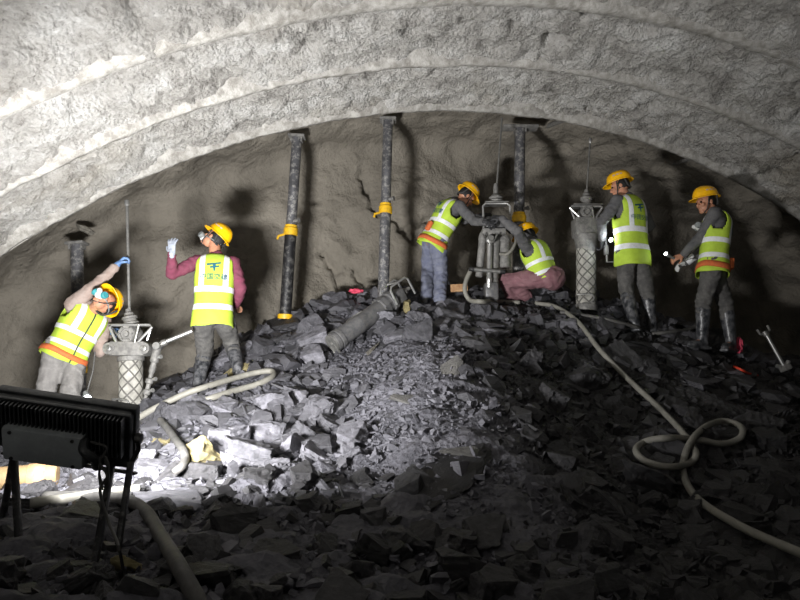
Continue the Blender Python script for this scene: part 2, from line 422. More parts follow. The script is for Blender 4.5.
# ribs under the shotcrete: smooth bands
for n, (s0, w, th) in enumerate(((-.035, .07, .03), (-.95, .075, .022), (-1.86, .10, .018), (-2.79, .1, .015))):
    prof = ((-w/2-.06, .12), (-w/2+.01, -th), (w/2-.01, -th), (w/2+.06, .12))
    Pq = np.zeros((320, 4, 3))
    for i, ph in enumerate(np.linspace(math.radians(16), math.radians(164), 320)):
        for j, (ds, dr) in enumerate(prof):
            p = vault(ph, RR, s0+ds)
            wob = fbm(p*2.6, 1., 2., 3)*.02 + fbm(p*9, .8, 2., 3)*.012
            Pq[i, j] = vault(ph, RR+dr+wob, s0+ds+wob*.8)
    grid_mesh('trim_%d' % (n+1), Pq, 'rib')
# outer lip of the lining, seen from beyond
Pq = np.zeros((200, 3, 3))
for i, ph in enumerate(np.linspace(math.radians(14), math.radians(166), 200)):
    for j, (ds, dr) in enumerate(((0, -.02), (.03, .2), (.0, .55))): Pq[i, j] = vault(ph, RR+dr, ds)
grid_mesh('trim_5', Pq, 'rib')

# excavation face and the raw crown between lining and face
DF = 2.15
FR = RR + .42
us = np.linspace(math.radians(10), math.radians(170), 420)
rads = list(np.linspace(2.4, FR-.25, 190))
prof = [(r, DF) for r in rads] + [(FR-.25+.3*math.sin(a), DF-.3*(1-math.cos(a))) for a in np.linspace(.2, PI/2, 8)] + [(FR+.05, s) for s in np.linspace(DF-.4, -.02, 30)]
Pt = np.zeros((len(us), len(prof), 3))
CRACKS = [((352, 133), (366, 185), .0), ((366, 185), (378, 214), 0), ((318, 250), (352, 296), 0), ((450, 215), (405, 232), 0), ((355, 272), (382, 287), 0), ((545, 128), (575, 178), 0), ((590, 150), (560, 190), 0), ((205, 165), (215, 195), 0), ((395, 215), (420, 245), 0)]
cr3 = []
for a, b, _ in CRACKS:
    pa, pb = [], []
    for q, out in ((a, pa), (b, pb)):
        d = ray(*q); c = RC + AX*DF - V((0, 0, CZ)); t = c.dot(AX)/d.dot(AX); out.append(d*t + V((0, 0, CZ)))
    cr3.append((pa[0], pb[0]))
def segd(p, a, b):
    ab = b-a; t = max(0, min(1, (p-a).dot(ab)/ab.length_squared)); return (p-a-ab*t).length
for i, ph in enumerate(us):
    for j, (r, s) in enumerate(prof):
        p = vault(ph, r, s)
        big = fbm(p*.55+V((3, 1, 8)), 1., 2., 3)*.16
        q = p*1.5; fac = abs(noise.noise(q+V((5, 5, 5))))
        d = big + (fac-.25)*.16 + fbm(p*4+V((1, 7, 2)), .8, 2.1, 4)*.04 + (abs(noise.noise(V((p.x*3.4, p.y*3.4, p.z*2.2))))-.2)*.045
        if j < 190:
            wig = V((noise.noise(p*3.1), 0, noise.noise(p*3.1+V((7, 7, 7)))))*.14 + V((noise.noise(p*9.1), 0, noise.noise(p*9.1+V((7, 7, 7)))))*.05
            for (a, b) in cr3:
                if abs(p.x-a.x) < 1.2 and abs(p.z-a.z) < 1.6:
                    e = segd(p+wig, a, b)
                    if e < .05: d += .16*(1-e/.05)**.5
            Pt[i, j] = p + AX*d
        else:
            Pt[i, j] = p + AX*(d*max(0, 1-(j-190)/8)) + (vault(ph, 1, s)-vault(ph, 0, s))*abs(d)*min(1, (j-190)/8)
grid_mesh('wall_back', Pt, 'face')

# ------------------------------------------------------------------ the ground and the mound of spoil
CT = [(197,390,5.9),(130,414,5.7),(60,455,5.5),(0,455,5.5),(285,325,7.2),(340,300,7.6),(383,296,7.5),(230,350,7.0),(160,395,6.8),(60,425,6.8),
(440,306,7.0),(530,305,6.9),(583,308,6.9),(640,334,6.5),(718,355,6.35),(790,378,6.4),(330,362,6.1),(395,326,6.4),(365,345,6.3),(270,385,5.6),
(430,330,6.2),(430,360,5.1),(425,400,4.45),(425,450,3.85),(430,500,3.45),(440,560,2.9),(440,600,2.6),(345,398,5.3),(350,440,4.5),(370,480,3.8),(300,405,5.2),(300,440,4.5),(300,480,3.6),(300,540,2.9),(300,600,2.4),
(200,430,4.6),(200,470,3.9),(180,510,3.2),(160,560,2.6),(150,600,2.2),(60,475,4.2),(60,505,3.2),(60,545,2.65),(40,600,2.1),
(470,350,5.5),(482,395,4.6),(510,455,3.9),(560,512,3.45),(590,570,2.9),(600,600,2.65),
(560,340,6.2),(600,385,5.5),(620,435,4.8),(640,485,4.1),(660,540,3.4),(680,600,2.8),(720,385,5.8),(740,430,4.9),(760,480,4.2),(780,540,3.4),(800,600,2.8),(800,405,5.7)]
CP3 = [tuple(at(*c)) for c in CT]
CP3 += [(x, y, z) for x, y, z in ((-5, 8.5, 1.5), (-2.6, 9, 1.9), (0, 9.3, 2.6), (2.5, 9.6, 2.5), (5, 10, 2.0), (-6.5, 5.5, .9), (-6.5, 2.5, .8), (6.5, 6.5, 1.3), (6, 3.5, .9), (-4, 0, .6), (0, 0, .5), (4, 0, .6), (-5, -4, .3), (0, -4, .2), (5, -4, .3), (0, -8, .1), (-5, -8, .1), (5, -8, .1))]
_A = np.array(CP3); _n = len(_A)
def _K(d2): return np.where(d2 > 1e-12, d2*np.log(np.maximum(d2, 1e-12))*.5, 0)
_D = ((_A[:, None, :2]-_A[None, :, :2])**2).sum(-1)
_S = np.zeros((_n+3, _n+3)); _S[:_n, :_n] = _K(_D)+np.eye(_n)*.03
_S[:_n, _n] = 1; _S[:_n, _n+1:] = _A[:, :2]; _S[_n, :_n] = 1; _S[_n+1:, :_n] = _A[:, :2].T
_W = np.linalg.solve(_S, np.concatenate([_A[:, 2], [0, 0, 0]]))
def Hs(x, y):
    x = np.asarray(x, float); y = np.asarray(y, float)
    out = np.full(x.shape, _W[_n]) + _W[_n+1]*x + _W[_n+2]*y
    for k in range(_n): out = out + _W[k]*_K((x-_A[k, 0])**2+(y-_A[k, 1])**2)
    return out
def H(x, y): return float(Hs(x, y))
def ground_at(px, py, up=0.):
    d = ray(px, py); ts = np.arange(1.4, 9.5, .01)/d.y
    z = CZ+d.z*ts; h = Hs(d.x*ts, d.y*ts)
    k = np.argmax(z < h) if (z < h).any() else len(ts)-1
    return V((d.x*ts[k], d.y*ts[k], h[k]+up))
xs = np.concatenate([np.linspace(-6.6, -4, 25)[:-1], np.linspace(-4, 4.6, 380), np.linspace(4.6, 6.6, 20)[1:]]); ys = np.concatenate([np.linspace(-8.4, 1.2, 60)[:-1], np.linspace(1.2, 9.2, 360)])
XX, YY = np.meshgrid(xs, ys, indexing='ij'); ZZ = Hs(XX, YY)
for i in range(len(xs)):
    for j in range(len(ys)):
        p = V((XX[i, j], YY[i, j], 0))
        r = noise.noise(p*2.3)*.035 + (abs(noise.noise(p*5.5+V((3, 3, 0))))-.2)*.05
        r += (abs(noise.noise(p*13+V((8, 1, 0))))-.2)*.028
        q = V((p.x*3.2+p.y*1.6, p.y*7-p.x*2.5, 4)); r += max(0, noise.noise(q))*.09 + (abs(noise.noise(p*24))-.2)*.022
        ZZ[i, j] += r
Pt = np.stack([XX, YY, ZZ], -1)
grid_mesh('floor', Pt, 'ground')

# ------------------------------------------------------------------ rubble
def hull_stone(rs, npts=13, flat=.55):
    bm = bmesh.new()
    for _ in range(npts):
        v = V(rs.normal(size=3)).normalized()*rs.uniform(.75, 1.); bm.verts.new((v.x, v.y*rs.uniform(.6, 1), v.z*flat))
    r = bmesh.ops.convex_hull(bm, input=bm.verts)
    bmesh.ops.delete(bm, geom=list({g for g in r['geom_interior'] if isinstance(g, bmesh.types.BMVert)}), context='VERTS')
    bmesh.ops.dissolve_limit(bm, angle_limit=math.radians(14), verts=bm.verts, edges=bm.edges)
    bmesh.ops.triangulate(bm, faces=[f for f in bm.faces if len(f.verts) > 4])
    return bm
def cut_block(rs, flat, ncut):
    """an angular block: a slab chopped by random planes"""
    bm = bmesh.new(); bmesh.ops.create_cube(bm, size=2.)
    for v in bm.verts: v.co = V((v.co.x*rs.uniform(.8, 1.05), v.co.y*rs.uniform(.55, .85), v.co.z*flat*rs.uniform(.8, 1.1)))
    for k in range(ncut):
        if k % 3 == 2: n = V((rs.normal(0, .25), rs.normal(0, .25), rs.choice((-1, 1)))).normalized(); d = flat*rs.uniform(.55, .9)
        else:
            an = rs.uniform(0, 2*PI); n = V((math.cos(an), math.sin(an), rs.normal(0, .45))).normalized(); d = rs.uniform(.5, .85)*(1 if abs(n.x) > .6 else .78)
        g = bmesh.ops.bisect_plane(bm, geom=bm.verts[:]+bm.edges[:]+bm.faces[:], plane_co=n*d, plane_no=n, clear_outer=True)
        e = [x for x in g['geom_cut'] if isinstance(x, bmesh.types.BMEdge)]
        if e:
            try: bmesh.ops.contextual_create(bm, geom=e)
            except Exception: pass
    bmesh.ops.remove_doubles(bm, verts=bm.verts, dist=.02)
    return bm
def big_stone_mesh(seed, flat, name='rock'):
    rs = np.random.default_rng(seed)
    bm = cut_block(rs, flat, int(rs.integers(6, 10)))
    bmesh.ops.bevel(bm, geom=list(bm.edges), offset=.02, segments=1, affect='EDGES')
    bmesh.ops.triangulate(bm, faces=bm.faces)
    for _ in range(3):
        bmesh.ops.subdivide_edges(bm, edges=[e for e in bm.edges if e.calc_length() > .17], cuts=1)
        bmesh.ops.triangulate(bm, faces=[f for f in bm.faces if len(f.verts) > 3])
    o = V(rs.uniform(0, 50, 3))
    bm.normal_update()
    dip = V((rs.normal(0, .2), rs.normal(0, .2), 1))
    for v in bm.verts:
        lay = v.co.dot(dip)*4.5/flat + noise.noise(v.co*1.6+o)*1.6
        step = (math.floor(lay) % 3 - 1)*.03                              # slaty ledges
        chip = max(0, noise.noise(v.co*2.1+o)-.25)*-.22                   # chipped corners
        nn = v.normal
        v.co += V((nn.x, nn.y, nn.z*.5))*(step + chip + noise.noise(v.co*4.5+o)*.05 + noise.noise(v.co*11+o)*.022)
    me = bpy.data.meshes.new(name); bm.to_mesh(me); bm.free(); me.shade_flat(); return me
STONES = [big_stone_mesh(100+k, (.3, .42, .55, .7)[k % 4]) for k in range(36)]
def gnormal(x, y):
    e = .15
    return V((-(H(x+e, y)-H(x-e, y))/(2*e), -(H(x, y+e)-H(x, y-e))/(2*e), 1)).normalized()
def proj(x, y, z):
    dz = z-CZ; f = y*CP + dz*SP; u = -y*SP + dz*CP
    return 400+FPX*x/f, 300-FPX*u/f
def stone_rot(rs, x, y, tilt):
    n = (gnormal(x, y) + V(rs.normal(0, tilt, 3))).normalized()
    return frame(n) @ Matrix.Rotation(rs.uniform(0, 2*PI), 3, 'Z')
KEEP = [(-1.95, 5.9), (2.6, 6.5), (3.35, 6.3), (.4, 7.0), (1.45, 6.8), (2.1, 6.9), (1.05, 6.95)]
cand = []
rs = np.random.default_rng(5)
def region(px, py, y):
    if py > 478 - .0*px and px < 420 or py > 535: return 'fore'
    if y > 6.35 and px > 230 or (y > 5.6 and px > 400 and py < 340): return 'crest'
    if px > 330 + max(0, (py-330))*.25 and px < 470 + max(0, (py-360))*.62: return 'slope'
    if px <= 420: return 'heap'
    return 'right'
while len(cand) < 4200:
    x = rs.uniform(-4.6, 5.4); y = 2.0 + 5.9*rs.uniform()**.9
    if abs(x/y) > .72: continue
    h = H(x, y); px, py = proj(x, y, h)
    if not (-15 < px < 815 and 270 < py < 625): continue
    if y > 6.2+DF+.2277*(x-1.25)-.25: continue
    g = region(px, py, y)
    keepp = {'heap': 1., 'crest': .9, 'slope': .045, 'right': .6, 'fore': .75}[g]
    if rs.uniform() > keepp: continue
    med = {'heap': .058, 'crest': .070, 'slope': .05, 'right': .058, 'fore': .05}[g]
    s = med*math.exp(rs.normal(0, .5)); s = min(s, {'heap': .2, 'crest': .24, 'slope': .14, 'right': .24, 'fore': .13}[g])
    if any((x-a)**2+(y-b)**2 < (.16+s)**2 for a, b in KEEP) and s > .05: continue
    if (x+1.45)**2+(y-2.68)**2 < (.3+s)**2: s = min(s, .05)
    cand.append((s/y, x, y, h, s, g))
cand.sort(reverse=True)
RG = {'heap': ('grey slate rock in the lamplit heap left of the smooth slope', 'grey slate rocks in the lamplit heap'),
      'crest': ('dark angular rock on the crest of the mound around the workers\' feet', 'dark rocks along the crest of the mound'),
      'slope': ('grey rock half sunk in the smooth fine-grained slope below the lying drill', 'rocks half sunk in the smooth slope'),
      'right': ('dark slate rock on the shaded right-hand side of the mound', 'dark rocks on the shaded right side'),
      'fore': ('dim stone in the shadowed rubble along the bottom of the picture', 'dim stones in the shadowed foreground')}
def rock(me, x, y, z, s, R, m, label, group=None, sc=(1, 1, 1)):
    o = bpy.data.objects.new('rock', me); COL.objects.link(o)
    o.location = (x, y, z); o.rotation_euler = R.to_euler(); o.scale = (s*sc[0], s*sc[1], s*sc[2])
    o.material_slots[0].link = 'OBJECT'; o.material_slots[0].material = M[m]
    return tag(o, label, 'rock', group)
for me in STONES: me.materials.append(M['slate'])
NBIG = 270
for k, (_, x, y, h, s, g) in enumerate(cand[:NBIG]):
    me = STONES[int(rs.integers(0, len(STONES)))]
    R = stone_rot(rs, x, y, .33)
    rock(me, x, y, h + s*.2, s, R, 'slate' if g in ('heap', 'slope') or (g == 'crest' and x < 2) else 'slate_dark', *RG[g])  # lit regions get the lighter slate, shaded ones the darker copy
# the rest of the rubble nobody could count
SMALL = []
for k in range(40):
    bm = cut_block(np.random.default_rng(900+k), (.2, .3, .45, .6)[k % 4], 6); bmesh.ops.triangulate(bm, faces=bm.faces)
    bm.verts.ensure_lookup_table(); bm.verts.index_update()
    SMALL.append((np.array([v.co[:] for v in bm.verts]), np.array([[v.index for v in f.verts] for f in bm.faces]))); bm.free()
def stuff(name, items, m, label, cat):
    vs, fs, n = [], [], 0
    for (x, y, z, s, R) in items:
        v, f = SMALL[int(rs.integers(0, len(SMALL)))]
        vs.append((v*s) @ np.array(R).T + (x, y, z)); fs.append(f+n); n += len(v)
    Vv = np.concatenate(vs).astype(np.float32); F = np.concatenate(fs).astype(np.int32)
    me = bpy.data.meshes.new(name)
    me.vertices.add(len(Vv)); me.vertices.foreach_set('co', Vv.reshape(-1))
    me.loops.add(F.size); me.loops.foreach_set('vertex_index', F.reshape(-1))
    me.polygons.add(len(F)); me.polygons.foreach_set('loop_start', (np.arange(len(F))*3).astype(np.int32))
    me.update(calc_edges=True); me.shade_flat(); me.materials.append(M[m])
    o = bpy.data.objects.new(name, me); COL.objects.link(o)
    return tag(o, label, cat, kind='stuff')
items = [(x, y, h+s*.2, s, stone_rot(rs, x, y, .4)) for (_, x, y, h, s, g) in cand[NBIG:] if g not in ('right', 'fore')]
stuff('rubble', items, 'slate', 'loose broken grey slate between the larger rocks of the heap and crest', 'rubble')
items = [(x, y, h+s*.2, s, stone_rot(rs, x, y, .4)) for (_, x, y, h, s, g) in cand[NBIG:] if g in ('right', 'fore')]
stuff('rubble', items, 'slate_dark', 'loose slate coloured dark for shade on the right side and in the foreground', 'rubble')  # darker copy of the slate, shade painted into the colour
n = 26000
gx = rs.uniform(-4.4, 5.2, n*2); gy = 2.0+5.6*rs.uniform(size=n*2)**.8
ok = np.abs(gx/gy) < .72; gx = gx[ok][:n]; gy = gy[ok][:n]; gh = Hs(gx, gy)
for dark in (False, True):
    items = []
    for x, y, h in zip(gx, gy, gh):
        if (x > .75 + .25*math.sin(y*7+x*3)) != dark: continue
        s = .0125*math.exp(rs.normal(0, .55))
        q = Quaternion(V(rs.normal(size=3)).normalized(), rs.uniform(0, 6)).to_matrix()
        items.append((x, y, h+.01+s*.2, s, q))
    if dark: stuff('gravel', items, 'slate_dark', 'gravel coloured dark for shade on the right side of the mound', 'gravel')  # gravel right of the ridge toned down to paint its shade
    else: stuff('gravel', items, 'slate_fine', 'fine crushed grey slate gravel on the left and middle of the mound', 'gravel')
# stones one can point at: (pixel, depth or None, size, stretch, material, label)
SPEC = [((286, 330), .27, (1.05, .7, .62), 'slate_dark', 'big dark block under the middle left prop'),
        ((272, 347), .22, (1.1, .7, .45), 'slate_dark', 'broad dark block just below the block that carries the prop'),
        ((196, 472), .14, (.95, .9, .95), 'yellow_stone', 'large pale yellow stone, biggest of the yellow stones left'),
        ((163, 446), .085, (1.1, .7, .6), 'yellow_stone', 'small pale yellow stone below the left drill, beside a hose bend'),
        ((125, 571), .06, (1, .9, .7), 'yellow_stone', 'dim yellowish stone at the bottom left beside the lamp cable'),
        ((232, 377), .2, (1.2, .7, .3), 'yellow_stone', 'flat yellowish slab at the feet of the worker in maroon'),
        ((293, 365), .13, (1.3, .6, .35), 'beige_stone', 'long beige stone left of the base of the lying drill'),
        ((372, 351), .13, (1.2, .6, .4), 'beige_stone', 'pale beige stone tucked under the lying drill'),
        ((398, 338), .2, (1.1, .8, .6), 'slate', 'pale grey boulder right beside the lying drill'),
        ((407, 315), .11, (.9, .5, 1.2), 'yellow_stone', 'upright yellowish slab behind the head of the lying drill'),
        ((412, 403), .18, (1.2, .9, .3), 'outcrop', 'flat grey outcrop high on the smooth slope'),
        ((450, 372), .17, (1.1, .9, .35), 'outcrop', 'broad layered grey outcrop near the top of the smooth slope'),
        ((465, 455), .17, (1.5, .7, .35), 'outcrop', 'crumbled grey outcrop low on the ridge of the slope'),
        ((502, 312), .2, (1.6, .8, .4), 'beige_stone', 'long pale slab below the middle drill'),
        ((245, 462), .13, (.85, .8, 1.2), 'slate', 'tall grey block standing right of the yellow stone'),
        ((285, 452), .13, (1.3, .7, .55), 'slate', 'long grey block leaning right of the tall block'),
        ((215, 448), .12, (1.3, .8, .45), 'slate', 'light grey slab lying just above the largest yellow stone'),
        ((170, 505), .18, (1.6, .7, .5), 'slate', 'long light slab beside the lamp, under the yellow stone'),
        ((215, 505), .13, (1, .9, .9), 'slate_dark', 'dim squarish block below the lit heap, right of the dark hose'),
        ((25, 492), .2, (1.4, .8, .5), 'slate', 'pale slab in front of the brown pipe by the lamp'),
        ((80, 525), .16, (1.2, .9, .6), 'slate_dark', 'dim broad block in shadow between the lamp legs'),
        ((622, 362), .27, (1.1, .8, .6), 'slate_dark', 'big dark boulder lying across the hose below the right drill'),
        ((700, 385), .24, (1.2, .9, .8), 'slate', 'large bluish grey boulder below the rightmost worker'),
        ((755, 392), .2, (1.4, .7, .5), 'slate', 'pale slab right of the bluish boulder'),
        ((660, 350), .26, (1.6, .8, .35), 'slate', 'long grey slab at the boots of the second worker from the right'),
        ((725, 375), .12, (1.3, .7, .5), 'slate', 'pale jagged stone in front of the rightmost worker'),
        ((440, 490), .3, (1.9, .8, .3), 'slate_dark', 'long dark tilted slab at the foot of the smooth slope'),
        ((730, 345), .12, (.8, .5, 1.0), 'slate_dark', 'dark upright stone between the rightmost worker\'s boots'),
        ((400, 300), .16, (1.2, .8, .6), 'slate_dark', 'dark stone behind the handle of the lying drill')]
for k, ((px, py), s, sc, m, lab) in enumerate(SPEC):
    p = ground_at(px, py); R = stone_rot(rs, p.x, p.y, .4 if 'outcrop' in lab else .15)
    if lab.startswith('long dark tilted'): R = frame(gnormal(p.x, p.y)+V((.0, 0, .1)), V((.55, .5, -.3)).cross(V((0, 0, 1))))
    elif sc[0] > 1.25: R = frame(gnormal(p.x, p.y), V((0, 1, 0)))
    rock(STONES[(k*4+3) % 36 if m == 'yellow_stone' or 'outcrop' in lab else (k*5+2) % 36], p.x, p.y, p.z+s*sc[2]*(.15 if k > 1 and m != 'yellow_stone' else .5 if k else .3), s*(.72 if 'outcrop' in lab or 'crumbled' in lab else 1), R, m, lab, None, sc)

# what lies on the ground at a spot (rocks included)
from mathutils.bvhtree import BVHTree
bpy.context.view_layer.update()
_vs, _fs, _nv = [], [], 0
for o in COL.objects:
    if o.name.split('.')[0] in ('rock', 'rubble'):
        me = o.data; mw = np.array(o.matrix_world); co = np.empty(len(me.vertices)*3, np.float32); me.vertices.foreach_get('co', co)
        co = co.reshape(-1, 3) @ mw[:3, :3].T + mw[:3, 3]; _vs.append(co)
        _fs.extend([tuple(i+_nv for i in p.vertices) for p in me.polygons]); _nv += len(co)
BVH = BVHTree.FromPolygons([tuple(v) for v in np.concatenate(_vs).tolist()], _fs)
def hit(px, py, up=0.):
    g = ground_at(px, py); d = ray(px, py); o = V((0, 0, CZ)); h = BVH.ray_cast(o, d)
    t = min((g.y)/d.y, (h[0].y/d.y) if h[0] else 1e9)
    return o + d*t + V((0, -up*.6, up*.8))
def top(x, y):
    h = BVH.ray_cast(V((x, y, 6)), V((0, 0, -1)))
    return max(H(x, y), h[0].z if h[0] else -9)
# ------------------------------------------------------------------ people
def voxel(mb, name, m, parent, vox, smooth=4, wr=0., wf=14., mats=None, extra=None, seed=0):
    """fuse the primitives of a body or garment into one continuous surface"""
    org = ORG[parent]
    me = mb.mesh('tmp', org)
    o = bpy.data.objects.new('tmp', me); COL.objects.link(o)
    r = o.modifiers.new('r', 'REMESH'); r.mode = 'VOXEL'; r.voxel_size = vox; r.use_smooth_shade = True
    if smooth: sm = o.modifiers.new('s', 'SMOOTH'); sm.iterations = smooth; sm.factor = .5
    dg = bpy.context.evaluated_depsgraph_get(); dg.update()
    me2 = bpy.data.meshes.new_from_object(o.evaluated_get(dg)); me2.name = name
    bpy.data.objects.remove(o); bpy.data.meshes.remove(me)
    if wr:
        no = [v.normal.copy() for v in me2.vertices]; off = V((seed*3.1, seed*1.7, 2.3))
        for v, nn in zip(me2.vertices, no):
            p = v.co + off
            w = noise.noise(p*5)*.5
            f = noise.noise(V((p.x*wf*.7+w*4, p.y*wf*.7, p.z*wf*1.5+w*6)))
            g = 1-abs(noise.noise(V((p.x*9+w*3, p.y*9, p.z*17+w*3))))*2
            v.co += nn*(wr*(f*.8 + max(0, g-.3)*.9))
    if extra is not None:
        bm = bmesh.new(); bm.from_mesh(me2)
        for (c, rad, mi) in extra:
            q = bmesh.ops.create_icosphere(bm, subdivisions=2, radius=rad, matrix=Matrix.Translation(V(c)-org))
            for v in q['verts']:
                for f in v.link_faces: f.material_index = mi
        bm.to_mesh(me2); bm.free()
    me2.shade_smooth()
    ob = put(name, me2, m, parent, org, None)
    for x in (mats or []): me2.materials.append(M[x])
    return ob

def reach(A, px, py, Ln, sign, Yref=None):
    """point on the pixel's ray at distance Ln from A (nearer: sign -1, farther: +1)"""
    d = ray(px, py); o = V((0, 0, CZ)); w = o-A
    a = d.dot(d); b = 2*d.dot(w); c = w.dot(w)-Ln*Ln
    D = b*b-4*a*c
    t = (-b + sign*math.sqrt(D))/(2*a) if D > 0 else -b/(2*a)
    p = o+d*t
    if D <= 0: p = A+(p-A).normalized()*Ln
    return p

def hand_prims(W, d, n, side, curl, k=1., grow=0., spread=2.2):
    """palm, four unequal bent fingers and a side thumb; d: wrist to knuckles, n: palm normal (fingers bend to it)"""
    d = V(d).normalized(); n = V(n); n = (n-d*n.dot(d)).normalized()
    s = d.cross(n)*side                    # toward the thumb
    palm = MB()
    pts = [W + d*.005, W + d*.045*k, W + d*.085*k]
    for off in (-.027, -.009, .009, .027):
        palm.cone2(W + d*.012 + s*off*.7*k, W + d*.088*k + s*off*k, (.0135+grow)*k, (.0115+grow)*k, 10)
    palm.cone2(W - d*.02, W + d*.03*k, .024+grow, .022+grow, 10)
    for off, Lf in ((.028, .074), (.0095, .083), (-.0095, .077), (-.028, .061)):
        p = W + d*.088*k + s*off*k; a0 = .25 + curl*1.0; ln = (Lf*.45*k, Lf*.32*k, Lf*.25*k); rad = (.0098, .0088, .0078); ang = 0
        sp = s*off*spread*(1-curl)
        for q in range(3):
            ang += (curl*.95 + .12)
            dr = (d*math.cos(ang) + n*math.sin(ang) + sp).normalized()
            e = p + dr*ln[q]
            palm.cone2(p, e, (rad[q]+grow)*k, (rad[q]*.92+grow)*k, 9); p = e
    p = W + d*.025*k + s*.024*k
    d1 = (d*.6 + s*.75 + n*(.25+curl*.35)).normalized(); e = p + d1*.042*k
    palm.cone2(p, e, (.0135+grow)*k, (.011+grow)*k, 9)
    d2 = (d*.85 + s*(.35-curl*.3) + n*(.2+curl*.7)).normalized()
    palm.cone2(e, e + d2*.035*k, (.0105+grow)*k, (.009+grow)*k, 9)
    return palm

VPROF = [(-.20, .203, .160), (-.12, .203, .160), (0., .200, .154), (.15, .186, .140), (.3, .184, .140), (.45, .190, .146), (.6, .198, .150), (.72, .202, .150), (.82, .200, .144), (.9, .195, .130), (.96, .180, .112), (1.0, .152, .096), (1.03, .104, .082), (1.05, .082, .074)]
def vprof(t):
    for (a, w1, d1), (b, w2, d2) in zip(VPROF[:-1], VPROF[1:]):
        if t <= b: f = max(0, (t-a)/(b-a)); return w1+(w2-w1)*f, d1+(d2-d1)*f
    return VPROF[-1][1:]

def person(label, hip, neck, front, head, hface, hup, arms, legs, col, Y, base, extras=(), vest_open=False, scale=1., group=None):
    root = thing('person', label, 'person', base, group)
    Hc, Nk = V(hip), V(neck)
    a = (Nk-Hc); TL = a.length; a = a/TL
    f = V(front); f = (f-a*f.dot(a)).normalized(); l = a.cross(f)
    T = lambda x, y, s: Hc + l*x + f*y + a*s          # torso coordinates: left, front, up
    RT = Matrix((l, f, a)).transposed()
    # head frame
    hf = V(hface).normalized(); hu = V(hup); hu = (hu-hf*hu.dot(hf)).normalized(); hl = hu.cross(hf)
    HC = V(head)
    hp = lambda x, y, z: HC + hl*x + hf*y + hu*z
    RH = Matrix((hl, hf, hu)).transposed()
    J = {}
    for sd in (1, -1):
        A = arms[sd]
        sh = T(.168*sd, A.get('sy', 0), TL-.045+A.get('sz', 0))
        el = reach(sh, *A['el'], .285, A.get('es', -1)) if len(A['el']) == 2 else V(A['el'])
        wr = reach(el, *A['wr'], .25, A.get('ws', -1)) if len(A['wr']) == 2 else V(A['wr'])
        hj = T(.092*sd, 0, .0)
        G = legs[sd]
        kn = reach(hj, *G['kn'], .42, G.get('ks', -1)); an = reach(kn, *G['an'], .40, G.get('as', 1))
        td = V(G['toe']).normalized()
        J[sd] = dict(sh=sh, el=el, wr=wr, hj=hj, kn=kn, an=an, toe=td, A=A)
    # --- the body: one continuous figure
    B = MB()
    B.ball(T(0, 0, TL*.80), (.158, .100, .155), RT); B.ball(T(0, .005, TL*.42), (.135, .092, .16), RT); B.ball(T(0, -.005, .02), (.150, .105, .12), RT)
    B.cone2(T(0, 0, TL-.06), HC + (Nk-HC)*.28, .064, .056)
    B.ball(hp(0, -.012, .028), (.073, .094, .098), RH); B.ball(hp(0, .022, -.05), (.056, .062, .062), RH)
    B.cone2(hp(-.012, .066, -.092), hp(.012, .066, -.092), .022, .022)                                  # chin
    B.cone2(hp(0, .086, .016), hp(0, .104, -.024), .009, .0145); B.ball(hp(.012, .094, -.028), .0095, RH, 2); B.ball(hp(-.012, .094, -.028), .0095, RH, 2)
    B.cone2(hp(-.034, .077, .03), hp(.034, .077, .03), .0135, .0135)                                    # brow
    for sd in (1, -1):
        B.ball(hp(.036*sd, .066, -.022), (.025, .022, .026), RH, 2)
        B.ball(hp(.075*sd, -.01, -.004), (.010, .021, .032), RH, 2)
    B.cone2(hp(-.017, .086, -.055), hp(.017, .086, -.055), .008, .008); B.cone2(hp(-.014, .083, -.068), hp(.014, .083, -.068), .0085, .0085)
    for sd in (1, -1):
        j = J[sd]
        B.cone2(T(.09*sd, 0, TL-.07), j['sh'], .065, .056); B.cone2(j['sh'], j['el'], .050, .040); B.cone2(j['el'], j['wr'], .041, .027)
        A = j['A']
        for v_ in [0]:
            hm = hand_prims(j['wr'], A['hd'], A['pn'], sd*A.get('flip', 1), A.get('curl', .5), spread=A.get('spread', 2.2)); B.add(hm.v, hm.f)
        B.cone2(j['hj'], j['kn'], .078, .056); B.cone2(j['kn'], j['an'], .055, .040)
        B.cone2(j['an'] - V((0, 0, .03)), j['an'] + j['toe']*.13 - V((0, 0, .055)), .038, .03)
    eyes = [(hp(.032*sd, .079, .008), .0125, 1) for sd in (1, -1)]
    voxel(B, 'body', 'skin', root, .0068, 3, mats=['eye'], extra=eyes)
    # --- hair at the back of the head
    Hm = MB(); bm = bmesh.new(); bmesh.ops.create_icosphere(bm, subdivisions=4, radius=1.)
    bmesh.ops.delete(bm, geom=[v for v in bm.verts if v.co.y > .35 - max(0, v.co.z)*.6 and v.co.z < .55 or v.co.z < -.62], context='VERTS')
    Hm.frombm(bm, lambda p: hp(p.x*.082, -.012+p.y*.101, .022+p.z*.102)); bm.free(); Hm.build('hair', 'hair', root)
    # --- jacket
    jm = col['jacket']
    Jk = MB()
    Jk.ball(T(0, 0, TL*.80), (.172, .116, .165), RT); Jk.ball(T(0, .0, TL*.45), (.158, .112, .2), RT); Jk.ball(T(0, -.0, .05), (.166, .122, .12), RT)
    Jk.cone2(T(0, 0, TL-.05), T(0, .005, TL+.012), .082, .070)
    for sd in (1, -1):
        j = J[sd]
        Jk.cone2(T(.08*sd, 0, TL-.08), j['sh'], .08, .072); Jk.cone2(j['sh'], j['el'], .070, .056)
        d = (j['wr']-j['el']); e = j['el'] + d*j['A'].get('cuff', .93)
        Jk.cone2(j['el'], e, .057, .040)
    voxel(Jk, 'jacket', jm, root, .011, 3, .010, 15, seed=hash_name(label))
    # --- trousers
    tm = MB()
    tm.ball(T(0, -.008, .03), (.168, .122, .13), RT)
    if col.get('squat'): tm.ball(T(0, -.07, -.03), (.185, .13, .14), RT)
